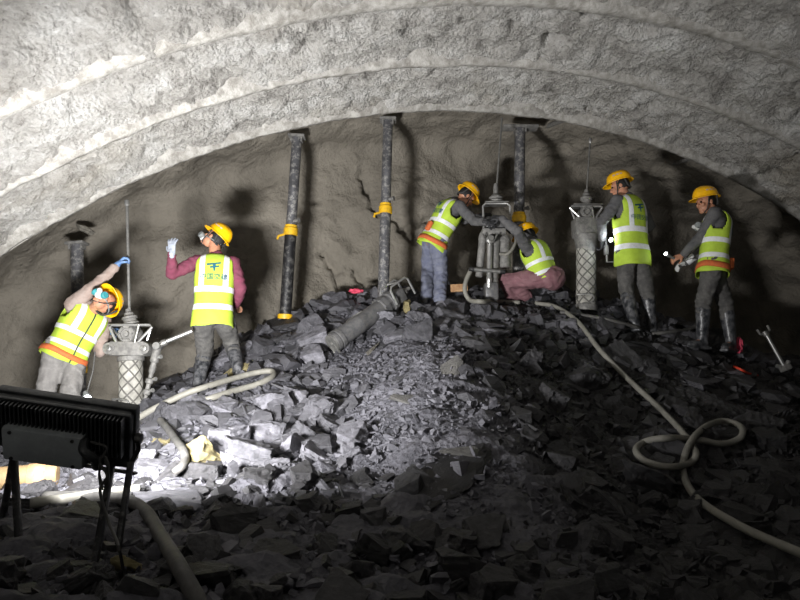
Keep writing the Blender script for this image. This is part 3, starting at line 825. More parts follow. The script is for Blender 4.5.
    for sd in (1, -1):
        j = J[sd]
        low = legs[sd].get('low', .9)
        d = (j['an']-j['kn']); e = j['kn'] + d*low
        tm.cone2(T(.07*sd, -.01, .02), j['hj'].lerp(j['kn'], .3), .112, .104); tm.cone2(j['hj'], j['kn'], .108, .080); tm.cone2(j['kn'], e, .082, legs[sd].get('cuffr', .078))
    voxel(tm, 'trousers', col['trousers'], root, .012, 4, .012, 13, seed=hash_name(label)+5)
    # --- boots
    for sd in (1, -1):
        j = J[sd]; bt = MB(); low = legs[sd].get('low', .9)
        an = j['an']; up = (j['kn']-an).normalized(); toe = j['toe']
        top = an.lerp(j['kn'], legs[sd].get('boot', .62))
        bt.cone2(top, an + up*.02, .076, .056); bt.cone2(an, an - V((0, 0, .045)) - toe*.02, .052, .046)
        bt.cone2(an - V((0, 0, .052)), an + toe*.155 - V((0, 0, .062)), .046, .040)
        sl = frame(V((0, 0, 1)), toe)
        bt.box(an + toe*.06 - V((0, 0, .098)), (.092, .285, .03), sl, .01)
        voxel(bt, 'boot', col.get('boot', 'boot'), root, .010, 3, .004, 10, seed=sd)
    # --- gloves
    for sd in (1, -1):
        A = J[sd]['A']
        if A.get('glove'):
            g = hand_prims(J[sd]['wr'], A['hd'], A['pn'], sd*A.get('flip', 1), A.get('curl', .5), 1.0, .0028, A.get('spread', 2.2))
            fw = (J[sd]['wr']-J[sd]['el']).normalized()
            g.cone2(J[sd]['wr']-fw*.05, J[sd]['wr'], .034, .031, 12)
            voxel(g, 'glove', A['glove'], root, .0055, 2)
    # --- a high-visibility cuff
    for sd in (1, -1):
        if J[sd]['A'].get('hicuff'):
            j = J[sd]; fw = (j['wr']-j['el']).normalized()
            MB().lathe([(.044, -.11), (.049, -.10), (.048, -.05), (.047, -.045), (.046, .0), (.04, .005)], j['wr']-fw*.02, fw, 18).build('cuff', 'reflective', root)
    # --- vest
    bm = bmesh.new(); NS, NT = 72, 34
    ring = []
    for i in range(NT+1):
        t0_ = col.get('hem', VPROF[0][0]); t = t0_ + (VPROF[-1][0]-t0_)*i/NT
        w_, d_ = vprof(t); rw = []
        for k in range(NS):
            an = 2*PI*k/NS; c_, s_ = math.cos(an), math.sin(an); ex = 2/2.5
            x = w_*math.copysign(abs(c_)**ex, c_); y = d_*math.copysign(abs(s_)**ex, s_)
            pz = V((x*4+hash_name(label), y*4, t*3))
            wob = 1 + noise.noise(pz*1.4)*.035 + noise.noise(V((pz.x*2.2, pz.y*2.2, pz.z*.9)))*.03*(1.1-max(0, t))
            tt = t + (noise.noise(V((x*6, y*6, hash_name(label))))*.04 if i == 0 else 0)
            rw.append(bm.verts.new((x*wob, y*wob, tt*TL)))
        ring.append(rw)
    for i in range(NT):
        for k in range(NS): bm.faces.new((ring[i][k], ring[i][(k+1) % NS], ring[i+1][(k+1) % NS], ring[i+1][k]))
    bands = [(.06, .155), (.36, .455)]; S1, S2 = .088, .138
    cuts = [(V((0, 0, b*TL)), V((0, 0, 1))) for p in bands for b in p] + [(V((x, 0, 0)), V((1, 0, 0))) for x in (S1, S2, -S1, -S2, .007, -.007)]
    for co, no in cuts: bmesh.ops.bisect_plane(bm, geom=bm.verts[:]+bm.edges[:]+bm.faces[:], plane_co=co, plane_no=no)
    hole = [q for q in bm.faces if abs(q.calc_center_median().x) > .145 and (q.calc_center_median().y/.085)**2 + ((q.calc_center_median().z/TL-.80)/.21)**2 < 1]
    bmesh.ops.delete(bm, geom=hole, context='FACES')
    bm.normal_update(); bm.faces.ensure_lookup_table(); bm.verts.index_update()
    sets = {'b0': [], 'b1': [], 'sl': [], 'sr': [], 'zip': []}
    for q in bm.faces:
        c_ = q.calc_center_median(); t = c_.z/TL
        if abs(c_.x) < .007 and c_.y > 0 and t < .98: sets['zip'].append(q)
        elif bands[0][0] < t < bands[0][1]: sets['b0'].append(q)
        elif bands[1][0] < t < bands[1][1]: sets['b1'].append(q)
        elif t > bands[1][1] and S1 < abs(c_.x) < S2: sets['sl' if c_.x > 0 else 'sr'].append(q)
    toW = lambda p: Hc + l*p.x + f*p.y + a*p.z
    vb = MB().frombm(bm, toW); vest = vb.build('vest', 'lime', root, angle=None)
    so = vest.modifiers.new('s', 'SOLIDIFY'); so.thickness = .006; so.offset = 1
    for key, fs in sets.items():
        if not fs: continue
        idx = {}; vs = []; fc = []
        for q in fs:
            r_ = []
            for v in q.verts:
                if v.index not in idx: idx[v.index] = len(vs); vs.append(toW(v.co + v.normal*(.0035 if key != 'zip' else .005)))
                r_.append(idx[v.index])
            fc.append(r_)
        st = MB().add(vs, fc).build('zipper' if key == 'zip' else 'reflective_strip', 'strap' if key == 'zip' else 'reflective', vest, angle=None)
    bm.free()
    # lettering across the shoulder blades
    if col.get('text', True):
        tx = MB()
        def put_text(body, size, t0, x0=0.):
            cu = bpy.data.curves.new('t', 'FONT'); cu.body = body; cu.size = size; cu.align_x = 'CENTER'; cu.align_y = 'CENTER'; cu.resolution_u = 2
            ob = bpy.data.objects.new('t', cu); COL.objects.link(ob)
            dg = bpy.context.evaluated_depsgraph_get(); dg.update()
            me = bpy.data.meshes.new_from_object(ob.evaluated_get(dg)); bpy.data.objects.remove(ob)
            vs = []
            for v in me.vertices:
                x = -(v.co.x+x0); t = t0 + v.co.y/TL
                w_, d_ = vprof(t); y = -d_*(max(0, 1-abs(x/w_)**2.5))**(1/2.5)
                vs.append(T(x*1.0, y*1.035-.007, t*TL))
            tx.add(vs, [p.vertices[:] for p in me.polygons]); bpy.data.meshes.remove(me)
        put_text('中国交建', .066, .60)
        tx.build('lettering', 'ink', vest, angle=None); tx = MB()
        # the emblem above it: a winged bar with a stem, and the small unreadable line under the words
        def patch(pts):
            vs = []
            for (x, t) in pts:
                w_, d_ = vprof(t); vs.append(T(-x, -d_*(1-abs(x/w_)**2.5)**.4*1.035-.007, t*TL))
            tx.add(vs, [tuple(range(len(vs)))])
        patch([(-.07, .80), (.06, .84), (.06, .865), (-.07, .83)]); patch([(-.016, .83), (.016, .835), (.008, .70), (-.002, .70)]); patch([(-.04, .755), (.045, .775), (.045, .80), (-.04, .78)])
        tx.build('emblem', 'ink', vest, angle=None)
    # --- belt
    if col.get('belt'):
        bl = MB(); rws = []
        for t in (-.13, -.02):
            w_, d_ = vprof(t)
            for q in (1.035,):
                rws.append([T(w_*q*math.copysign(abs(math.cos(an))**.8, math.cos(an)), d_*q*math.copysign(abs(math.sin(an))**.8, math.sin(an)), (t+.012*math.sin(an*3))*TL) for an in np.linspace(0, 2*PI, 49)[:-1]])
        nn = 48
        bl.add(rws[0]+rws[1], [(k, (k+1) % nn, nn+(k+1) % nn, nn+k) for k in range(nn)])
        b_ = bl.build('safety_belt', col['belt'], root, angle=None); so = b_.modifiers.new('s', 'SOLIDIFY'); so.thickness = .008; so.offset = 0
        if col.get('pouch'):
            x, y, s_ = col['pouch']; pk = MB().box(T(x, y, s_), (.07, .05, .12), RT, .015); pk.build('belt_pouch', col['belt'], b_)
    # --- helmet
    hm = MB(); nh = 40; hc = lambda x, y, z: hp(x, -.008+y, .052+z)
    prof = [(1.17, -.006), (1.18, .0), (1.06, .009), (1.03, .02), (1.0, .045), (.93, .075), (.80, .100), (.60, .119), (.35, .130), (.12, .134), (.001, .135)]
    vs, fs = [], []
    for i, (q, z) in enumerate(prof):
        for k in range(nh):
            an = 2*PI*k/nh; x = .112*math.cos(an)*q; y = .132*math.sin(an)*q
            if i < 2: y += max(0, math.sin(an))**2*.034; z2 = z - max(0, math.sin(an))**2*.008
            else: z2 = z
            if i > 3 and abs(x) < .022: z2 += .006
            vs.append(hc(x, y, z2))
    for i in range(len(prof)-1):
        for k in range(nh): fs.append((i*nh+k, i*nh+(k+1) % nh, (i+1)*nh+(k+1) % nh, (i+1)*nh+k))
    hel = hm.add(vs, fs).build('helmet', 'helmet', root, angle=50)
    so = hel.modifiers.new('s', 'SOLIDIFY'); so.thickness = .005; so.offset = 1
    st = MB()
    for sd in (1, -1): st.tube(smooth_path([hc(.098*sd, .03, 0), hp(.078*sd, .03, -.02), hp(.06*sd, .045, -.08), hp(0, .062, -.116)], 5), .0055, 6)
    st.tube(smooth_path([hc(.1, -.06, 0), hp(.07, -.085, -.02), hp(0, -.108, -.035), hp(-.07, -.085, -.02), hc(-.1, -.06, 0)], 5), .009, 6)
    st.build('chin_strap', 'strap', hel)
    for sd in (1, -1):
        sk = MB(); g = []
        for v_ in np.linspace(.045, .075, 3):
            q = np.interp(v_, [p[1] for p in prof], [p[0] for p in prof])
            g.append([hc(.112*math.cos(an)*q*1.015, .132*math.sin(an)*q*1.015, v_) for an in np.linspace(-.42, .42, 9)] if sd > 0 else [hc(.112*math.cos(an)*q*1.015, .132*math.sin(an)*q*1.015, v_) for an in np.linspace(PI-.42, PI+.42, 9)])
        for r0 in range(1):
            sk.add(g[1]+g[2], [(k, k+1, 9+k+1, 9+k) for k in range(8) if k not in (2, 5)])
        sk.build('sticker', 'sticker', hel)
    # --- respirator
    R = col.get('mask')
    if R:
        c = hp(0, .098, -.052) if R == 'worn' else T(.02, .165, TL*.74)
        fr = RH if R == 'worn' else RT
        fw, up_, lt = fr.col[1], fr.col[2], fr.col[0]
        mk = MB().ball(c, (.044, .038, .046), fr); mk.cone2(c, c+fw*.05-up_*.005, .03, .024)
        mo = mk.build('respirator', col.get('maskcol', 'mask_white'), root, angle=60)
        for sd in (1, -1): MB().lathe([(.012, -.02), (.03, -.015), (.033, 0), (.033, .018), (.028, .024)], c+lt*.044*sd+fw*.012, (lt*sd+fw*.5), 18).build('filter', col.get('filtcol', 'mask_grey'), mo)
        if R == 'worn':
            sb = MB()
            for sd in (1, -1): sb.tube(smooth_path([c+lt*.03*sd, hp(.072*sd, .03, -.035), hp(.07*sd, -.06, -.02), hp(0, -.108, 0)], 5), .005, 6)
            sb.build('head_strap', 'mask_grey', mo)
    return root, J, T, hp, TL
def hash_name(s): return float(sum(ord(c)*(i % 7+1) for i, c in enumerate(s)) % 97)

# 1: far left, leaning over to the right with one arm up on the drill rod
DRY = {1: 5.75, 2: 6.75, 3: 6.85}
rod1 = at(126, 255, DRY[1])
P1 = person('worker leaning sideways at the far left, arm raised to hold the drill rod, tan sleeves',
    at(66, 352, 5.55), at(91, 309, 5.66), (.62, -.62, -.45), at(104, 303, 5.50), (.2, -.5, .85), (.3, .85, .43),
    {-1: dict(el=(100, 282), wr=(117, 265), es=1, ws=1, hd=(.55, .25, .75), pn=(.6, .3, -.5), curl=.85, glove='glove_blue', cuff=.86),
      1: dict(el=(100, 351), wr=(108, 337), es=-1, ws=1, hd=(.3, .6, .8), pn=(.6, .2, -.2), curl=.7, glove='glove_blue')},
    {1: dict(kn=(70, 397), an=(68, 442), toe=(.7, -.5, 0), ks=-1), -1: dict(kn=(44, 398), an=(40, 442), toe=(.4, -.8, 0))},
    dict(jacket='jacket_tan', trousers='trouser_grey', belt='orange_belt', mask='worn', filtcol='teal_rubber', text=False), 5.55, ground_at(55, 455))
# 2: left, back to us, looking up with the left hand raised
P2 = person('worker with maroon sleeves, back turned, looking up with one gloved hand raised',
    at(213, 315, 5.9), at(216, 258, 5.93), (-.22, 1, -.06), at(214, 239, 5.98), (-.75, .3, .6), (.62, .15, .77),
    {1: dict(el=(172, 274), wr=(172, 254), es=-1, ws=-1, hd=(-.08, .0, 1), pn=(.2, .9, .1), curl=.15, glove='glove_grey', spread=12, flip=1),
     -1: dict(el=(241, 289), wr=(236, 306), es=-1, ws=1, hd=(-.2, .8, -.3), pn=(.6, 0, .3), curl=.6)},
    {1: dict(kn=(205, 350), an=(198, 384), toe=(-.3, .9, 0), ks=1, **{'as': -1}, low=.45, cuffr=.066, boot=.7), -1: dict(kn=(232, 343), an=(238, 368), toe=(.3, .9, 0), ks=1, **{'as': -1}, low=.45, cuffr=.066, boot=.7)},
    dict(jacket='jacket_maroon', trousers='trouser_dark', mask='worn'), 5.9, ground_at(212, 388))
# 3: middle, bending over toward the drill
P3 = person('worker bending toward the middle drill, blue-grey trousers, orange belt round the waist',
    at(434, 240, 7.0), at(454, 203, 6.98), (.72, .45, -.5), at(466, 197, 7.0), (.72, .35, -.6), (.6, .12, .75),
    {1: dict(el=(470, 224), wr=(484, 216), es=1, ws=1, hd=(.9, .2, .1), pn=(.1, .8, -.3), curl=.7, glove='glove_black'),
     -1: dict(el=(474, 221), wr=(486, 222), es=-1, ws=-1, hd=(.9, .1, -.1), pn=(.1, .8, -.2), curl=.7, glove='glove_black')},
    {1: dict(kn=(428, 272), an=(427, 299), toe=(.5, .8, 0), ks=1, **{'as': -1}), -1: dict(kn=(441, 274), an=(440, 302), toe=(.6, .7, 0), ks=1, **{'as': -1})},
    dict(jacket='jacket_grey', trousers='trouser_blue', belt='orange_belt', pouch=(-.05, -.165, .1)), 7.0, ground_at(434, 305))
# 4: middle, squatting behind the drill
P4 = person('worker squatting right of the middle drill in mauve trousers, face hidden behind an arm',
    at(546, 278, 6.72), at(531, 243, 6.76), (-.72, .62, -.25), at(527, 238, 6.98), (-.8, .45, -.35), (-.2, .25, .95),
    {1: dict(el=(517, 231), wr=(501, 218), es=-1, ws=1, hd=(-.8, .2, .1), pn=(-.2, .8, -.4), curl=.8, glove='glove_black'),
     -1: dict(el=(516, 232), wr=(500, 222), es=-1, ws=1, hd=(-.9, .2, .2), pn=(-.2, .7, -.4), curl=.8, glove='glove_black')},
    {1: dict(kn=(506, 281), an=(516, 303), toe=(-.8, .4, 0), ks=1, low=.75), -1: dict(kn=(508, 283), an=(534, 304), toe=(-.9, -.1, 0), ks=-1, low=.6)},
    dict(jacket='jacket_grey', trousers='trouser_mauve', text=False, squat=True, hem=-.04), 6.75, ground_at(535, 305))
# 5: right, back to us at the right drill
P5 = person('worker seen from behind at the right-hand drill, second from the right, all dark grey clothes',
    at(632, 255, 6.5), at(628, 199, 6.5), (-.45, .88, -.08), at(620, 187, 6.54), (-.88, .38, -.2), (-.14, .06, .98),
    {1: dict(el=(602, 222), wr=(602, 240), es=-1, ws=1, hd=(.15, .5, -.8), pn=(-.6, .5, 0), curl=.6, glove='glove_black'),
     -1: dict(el=(650, 226), wr=(634, 240), es=1, ws=1, hd=(-.6, .7, -.1), pn=(-.4, .4, -.5), curl=.5)},
    {1: dict(kn=(626, 291), an=(634, 321), toe=(-.6, .6, 0), ks=1, **{'as': -1}, low=.36, cuffr=.066, boot=.8), -1: dict(kn=(647, 292), an=(652, 328), toe=(-.1, .9, 0), ks=1, **{'as': -1}, low=.36, cuffr=.066, boot=.8)},
    dict(jacket='jacket_grey', trousers='trouser_dark'), 6.5, ground_at(643, 333))
# 6: far right, side on
P6 = person('worker standing side-on at the far right, orange belt, both hands held out in front',
    at(713, 265, 6.3), at(717, 215, 6.32), (-.88, .32, -.05), at(706, 203, 6.30), (-.95, -.12, -.12), (-.08, 0, .99),
    {1: dict(el=(697, 244), wr=(678, 260), es=-1, ws=-1, hd=(-.8, .1, -.3), pn=(.1, .7, -.5), curl=.5, sy=.04),
     -1: dict(el=(701, 257), wr=(684, 264), es=1, ws=-1, hd=(-.9, 0, -.25), pn=(-.2, -.2, -.8), curl=.6, glove='glove_white', hicuff=True)},
    {1: dict(kn=(703, 303), an=(702, 346), toe=(-.9, -.3, 0), ks=-1, low=.4, cuffr=.066, boot=.76), -1: dict(kn=(726, 305), an=(733, 356), toe=(-.6, -.5, 0), low=.4, cuffr=.066, boot=.76)},
    dict(jacket='jacket_grey', trousers='trouser_dark', belt='orange_belt', mask='chest', pouch=(.02, -.17, .02)), 6.3, ground_at(716, 355))
# ------------------------------------------------------------------ the floodlight in front
LY = 2.7
LAMP_C = at(66, 428, LY); LAMP_F = V((-.0, 1, .54)).normalized()
_r = V((138, 0, -27)).normalized(); _r = (_r-LAMP_F*_r.dot(LAMP_F)).normalized(); _u = _r.cross(LAMP_F)
LR = Matrix((_r, LAMP_F, _u)).transposed()
lp = lambda x, y, z: LAMP_C + LR @ V((x, y, z))
g0 = ground_at(60, 545)
lamp = thing('floodlight', 'black finned floodlight on a low steel stand, its back to us, bottom left', 'floodlight', g0)
h = MB(); h.box(lp(0, 0, 0), (.585, .06, .26), LR, .02); h.build('housing', 'lamp_black', lamp)
h = MB()
for k in range(31): h.box(lp(-.265+k*.0178, -.05, .03), (.006, .05, .19), LR)
h.box(lp(0, -.03, .128), (.585, .02, .012), LR, .004)
h.build('heat_sink', 'lamp_black', lamp)
h = MB().box(lp(-.05, -.07, -.05), (.34, .07, .165), LR, .014); db = h.build('driver_box', 'lamp_box', lamp)
h = MB()
for x, z in ((-.15, .02), (.11, .02), (-.15, -.11), (.11, -.11)): h.lathe([(.008, 0), (.008, .006)], lp(x-.03, -.104, z-.005), -LAMP_F, 10)
h.build('screw', 'black_steel', db)
h = MB(); h.tube(smooth_path([lp(.13, -.1, .02), lp(.15, -.15, .01), lp(.19, -.14, -.03), lp(.18, -.1, -.10)], 6), .02, 10); h.build('cable_gland', 'lamp_black', lamp)
h = MB()
for z in (-.13, .13): h.box(lp(0, .03, z), (.60, .046, .022), LR, .005)
for x in (-.29, .29): h.box(lp(x, .03, 0), (.022, .046, .27), LR, .005)
h.build('bezel', 'lamp_black', lamp)
h = MB().box(lp(0, .036, 0), (.58, .01, .24), LR); h.build('lens', 'glass_lit', lamp)
# yoke
h = MB()
cA, cB = at(10, 452, LY+.02), at(130, 465, LY+.02)
for sd, c in ((-1, cA), (1, cB)):
    h.tube([lp(.315*sd, -.0, .0), lp(.318*sd, -.0, -.06), c], .011, 6)
h.tube([cA, cA.lerp(cB, .5)-V((0, 0, .004)), cB], .013, 6)
h.build('yoke', 'black_steel', lamp)
for sd in (-1, 1): MB().lathe([(.024, 0), (.024, .025), (.012, .03)], lp(.305*sd, 0, 0), _r*sd, 12).build('pivot_knob', 'black_steel', lamp)
h = MB().box(cA.lerp(cB, .5)-V((0, .0, .02)), (.6, .035, .012), frame(V((0, 0, 1))+_r*.15, V((0, 1, 0))), .003); h.build('crossbar', 'black_steel', lamp)
def leg(a, b):
    d = (b-a); R = frame(d, V((0, 1, 0))); MB().box((a+b)/2, (.024, .024, d.length), R, .003).build('leg', 'black_steel', lamp)
def gz(p, dz=-.02): return V((p.x, p.y, H(p.x, p.y)+dz))
leg(at(14, 456, LY), gz(at(23, 512, LY-.12))); leg(at(131, 462, LY), gz(at(118, 530, LY-.1)))
leg(at(14, 456, LY), gz(at(4, 500, LY+.35))); leg(at(112, 463, LY), gz(at(94, 558, LY-.28)))
h = MB(); pth = [lp(.16, -.11, .03), at(107, 448, LY-.1), at(100, 462, LY-.1), at(107, 476, LY-.1), at(100, 490, LY-.12), at(108, 520, LY-.2), at(118, 552, LY-.45)+V((0, 0, .02)), ground_at(124, 580, .012), ground_at(130, 612, .012)]
h.tube(smooth_path(pth, 8), .006, 8)
for k in range(3): h.tube([at(104+4*math.cos(a)*1.2, 470+14*math.sin(a)+k*3, LY-.1+k*.012) for a in np.linspace(0, 2*PI, 20)], .005, 6)
h.build('power_cable', 'cable', lamp)

# ------------------------------------------------------------------ roof-bolting drills
def bolts(parent, pts, axis, r=.011, m='steel'):
    for p in pts: MB().lathe([(r, 0), (r, .012), (r*.5, .016)], p, axis, 6).build('bolt', m, parent)
CAMY = V((0, -1, 0))
def drill(label, Y, cx, base, br_bot, br_top, top, half, rtop, chuck, legr, arm=None, frame_half=None, gear=.085, rod_r=.012):
    p = lambda px, py, dy=0.: at(px, py, Y+dy)
    g = p(cx, base)
    root = thing('roof_bolt_drill', label, 'drill', g, None)
    up = (p(cx, br_bot)-g).normalized(); hgt = (p(cx, br_bot)-g).length
    air = MB().lathe([(legr*.96, 0), (legr, .02), (legr, hgt*.5), (legr*1.02, hgt*.52), (legr, hgt*.54), (legr, hgt)], g, up, 32).build('air_leg', 'net_wrap', root)
    MB().lathe([(legr*1.12, -.03), (legr*1.15, 0), (legr*1.1, .035), (legr, .04)], g, up, 28).build('foot_ring', 'steel_dusty', air)
    MB().lathe([(legr*1.02, hgt-.05), (legr*1.13, hgt-.045), (legr*1.13, hgt-.005), (legr, hgt)], g, up, 28).build('top_ring', 'steel_dusty', air)
    MB().tube(smooth_path([g+up*.10+V((-legr*.9, -.03, 0)), g+up*.14+V((-legr*1.2, -.1, 0)), g+up*.13+V((legr*.2, -legr*1.35, 0)), g+up*.06+V((legr*.3, -legr*1.2, 0)), g+up*.04+V((-legr*.7, -legr*.9, 0))], 6), .009, 8).build('carry_loop', 'steel', air)
    # gearbox bracket
    c = p(cx, (br_bot+br_top)/2); hh = (p(cx, br_top)-p(cx, br_bot)).length; w_ = half*2
    br = MB().box(c, (w_, .21, hh), None, .012).build('bracket', 'steel_dusty', root)
    for sd in (-1, 1) if hh < .15 else ():
        MB().lathe([(min(hh*.45, .055), -.11), (min(hh*.45, .055), .11)], c+V((half*sd, 0, 0)), V((0, 1, 0)), 20).build('end_boss', 'steel_dusty', br)
        MB().lathe([(.03, 0), (.03, .015), (.018, .02), (.018, .03)], c+V((half*sd, -.11, 0)), CAMY, 12).build('pivot_pin', 'steel', br)
    gc = p(cx-.5, (br_top+top)/2+1)
    ge = MB().lathe([(gear*.9, -.1), (gear, -.09), (gear, .085), (gear*.88, .10), (gear*.62, .10), (gear*.6, .085), (gear*.34, .085), (gear*.3, .11), (.001, .112)], gc, CAMY, 28, cap=False).build('gear_housing', 'steel_dusty', root)
    bolts(ge, [gc+V((math.cos(a)*gear*.76, -.1, math.sin(a)*gear*.76)) for a in np.linspace(0, 2*PI, 7)[:-1]], CAMY, .009)
    MB().box(gc+V((0, .03, 0)), (gear*1.5, .14, gear*2.0), None, .02).build('motor_block', 'gunmetal', root)
    # protective frame of bent bar in front and behind
    fh = frame_half or half*1.05
    for dy in (-.09, .09):
        q = [c+V((-half*.62, dy, hh*.45)), p(cx, top, dy)+V((-fh, 0, -.02)), p(cx, top, dy)+V((-fh*.9, 0, 0)), p(cx, top, dy)+V((fh*.9, 0, 0)), p(cx, top, dy)+V((fh, 0, -.02)), c+V((half*.62, dy, hh*.45))]
        MB().tube(q, .013, 8).build('guard_bar', 'bright_steel', root)
    MB().box(p(cx, top)+V((0, 0, -.004)), (fh*1.8, .2, .014), None, .004).build('top_plate', 'steel', root)
    MB().tube([c+V((half*.45, -.1, hh*.4)), p(cx, top, -.1)+V((half*.45, 0, 0))], .012, 8).build('strut', 'steel', root)
    # chuck + rod
    t0 = p(cx, top); t1 = p(chuck[0], chuck[1]); ax = (t1-t0); cl = ax.length
    ch = MB().lathe([(.075, -.01), (.078, .02), (.06, .03), (.058, cl*.35), (.07, cl*.38), (.07, cl*.5), (.045, cl*.6), (.042, cl*.75), (.026, cl*.82), (.024, cl)], t0, ax, 24).build('chuck', 'steel_dusty', root)
    MB().tube([t0+ax*.5, p(*rtop)], rod_r, 10).build('drill_rod', 'steel', root)
    MB().lathe([(rod_r*1.0, 0), (rod_r*1.55, .01), (rod_r*1.6, .05), (rod_r*1.2, .06)], p(*rtop), p(*rtop)-t0, 10).build('drill_bit', 'bright_steel', root)
    return root, p
d1, p1 = drill('upright roof drill at the far left, dusty net-wrapped leg, beside the leaning worker', DRY[1], 131, 414, 356, 342, 325, .165, (127, 206), (128, 309), .108, frame_half=.2, rod_r=.0145)
# its control arm: a throttle bar to the right and a valve arm down
j = p1(158, 346, -.08)
MB().lathe([(.034, -.05), (.038, -.04), (.038, .04), (.034, .05)], j, V((0, 1, 0)), 16).build('arm_joint', 'steel', d1)
ca = MB().tube([j, p1(165, 342, -.08), p1(192, 331, -.02)], [.028, .02, .02], 12).build('throttle_bar', 'bright_steel', d1)
MB().lathe([(.024, 0), (.032, .01), (.032, .05), (.024, .06)], p1(161, 344, -.08), p1(192, 331, -.02)-j, 12).build('grip_collar', 'steel', ca)
kk = p1(143, 408, -.12); ax = kk-j; cl = ax.length
va = MB().lathe([(.022, 0), (.038, .03), (.04, cl*.25), (.026, cl*.28), (.03, cl*.42), (.02, cl*.45), (.02, cl*.52), (.036, cl*.54), (.036, cl*.60), (.022, cl*.62), (.022, cl*.7), (.034, cl*.72), (.034, cl*.78), (.018, cl*.8), (.018, cl)], j, ax, 16).build('valve_arm', 'steel_dusty', d1)
for t in (.2, .56, .74): MB().lathe([(.012, 0), (.012, .06), (.02, .062), (.02, .075)], j+ax*t, V((1, -.4, .2)), 10).build('hose_fitting', 'bright_steel', va)
MB().tube(smooth_path([kk, p1(141, 414, -.13), p1(136, 421, -.2)], 6), .02, 10).build('hose_tail', 'hose_dark', va)

d3, p3 = drill('upright roof drill at the right, in front of the second worker from the right', DRY[3], 586, 308, 237, 219, 206, .145, (590, 143), (586.5, 190), .112, frame_half=.19, gear=.078, rod_r=.011)
MB().lathe([(.15, 0), (.135, -.05), (.118, -.16), (.112, -.2)], p3(586, 236), V((0, 0, 1)), 24).build('taper_cup', 'steel_dusty', d3)
q = [p3(602, 240, -.1), p3(611, 241, -.1), p3(611, 262, -.1), p3(604, 263, -.1)]
MB().tube([p3(598, 232, -.06), p3(606, 238, -.1), p3(607, 262, -.1), p3(616, 262, -.1)], .014, 8).build('side_handle', 'steel', d3)
MB().box(p3(606, 250, -.1), (.05, .05, .12), None, .012).build('valve_block', 'steel_dusty', d3)

# the middle drill: two cylinders side by side with a cross handle
Y2 = DRY[2]; p2 = lambda px, py, dy=0.: at(px, py, Y2+dy)
d2 = thing('roof_bolt_drill', 'upright twin-cylinder drill in the middle, between the bending and the squatting worker', 'drill', p2(493, 303))
def cyl(name, a, b, r, m, parent, n=20):
    ax = b-a; Lg = ax.length
    return MB().lathe([(r*.8, 0), (r, .01), (r, Lg*.12), (r*1.12, Lg*.13), (r*1.12, Lg*.17), (r, Lg*.18), (r, Lg*.8), (r*1.1, Lg*.82), (r*1.1, Lg*.9), (r*.85, Lg)], a, ax, n).build(name, m, parent)
cyl('air_leg', p2(492, 303), p2(495, 232), .062, 'steel_dusty', d2); cyl('feed_cylinder', p2(505, 268, .02), p2(504, 236, .02), .066, 'steel_dusty', d2)
cyl('feed_cylinder', p2(479, 277, -.03), p2(483, 233, -.03), .042, 'steel_dusty', d2); cyl('slide_tube', p2(489, 288, -.09), p2(490, 230, -.09), .03, 'bright_steel', d2)
bl = MB().box(p2(495, 224), (.24, .22, .13), None, .015).build('motor_block', 'gunmetal', d2)
MB().box(p2(493, 233, -.03), (.27, .2, .07), None, .012).build('bracket', 'steel_dusty', d2)
for dy in (-.1, .1):
    MB().tube([p2(484, 236, dy), p2(483, 206, dy), p2(485, 203.5, dy), p2(507, 203.5, dy), p2(510, 206, dy), p2(510, 214, dy)], .012, 8).build('guard_bar', 'bright_steel', d2)
MB().box(p2(496, 204), (.27, .2, .014), None, .004).build('top_plate', 'steel', d2)
MB().lathe([(.07, 0), (.085, .03), (.06, .05), (.08, .07), (.06, .09), (.03, .12), (.028, .2), (.018, .24)], p2(496, 203.5), V((.0, 0, 1)), 24).build('chuck', 'steel_dusty', d2)
MB().tube([p2(496, 195), p2(502, 118)], .011, 10).build('drill_rod', 'steel', d2)
hb = MB().tube([p2(469, 269, -.12), p2(505, 272, -.12)], .022, 12).build('cross_handle', 'steel', d2)
for a, b in (((469, 269), (474, 269.4)), ((500, 271.6), (505, 272))): MB().tube([p2(*a, -.12), p2(*b, -.12)], .027, 12).build('rubber_grip', 'black_steel', hb)
MB().box(p2(491, 292, -.02), (.15, .17, .2), None, .02).build('foot_block', 'gunmetal', d2)
MB().lathe([(.05, 0), (.05, .05), (.03, .06), (.03, .1)], p2(490, 240, -.12), CAMY, 14).build('control_valve', 'steel', d2)
for dx in (-.05, .05): MB().tube([p2(490, 240, -.16)+V((dx, 0, 0)), p2(490, 234, -.22)+V((dx*1.6, 0, 0))], .009, 8).build('lever', 'steel', d2)
MB().tube(smooth_path([p2(500, 254, -.04), p2(507, 254, -.12), p2(513, 248, -.12), p2(516, 239, -.08), p2(513, 228, .0)], 8), .018, 10).build('looped_hose', 'hose', d2)

# ------------------------------------------------------------------ the drill lying on the mound
A = ground_at(334, 356, .14); B = ground_at(386, 322, .19)
ax = (B-A).normalized(); Lg = (B-A).length
dl = thing('roof_bolt_drill', 'drill lying on its side across the mound, grey cylinder with a wire handle', 'drill', A)
DB = frame(ax, V((0, 0, 1)))
q = lambda x, y, z: A + DB @ V((x, y, z))
r = .1
bdy = MB().lathe([(r, .05), (r, Lg*.45), (r*1.02, Lg*.46), (r, Lg*.47), (r, Lg)], A, ax, 32).build('cylinder', 'gunmetal', dl)
MB().lathe([(r*.9, -.02), (r*1.05, -.01), (r*1.07, .03), (r*.98, .035), (r*.98, .045), (r*1.09, .05), (r*1.09, .09), (r, .10)], A, ax, 28).build('base_collar', 'gunmetal', bdy)
ec = MB(); ec.lathe([(r*1.0, -.035), (r*1.02, -.02)], A, ax, 28); ec.box(q(0, -r*.75, -.028), (.1, .12, .016), DB, .02); ec.lathe([(.02, -.05), (.022, -.03)], A, ax, 12); ec.build('end_plate', 'steel', dl)
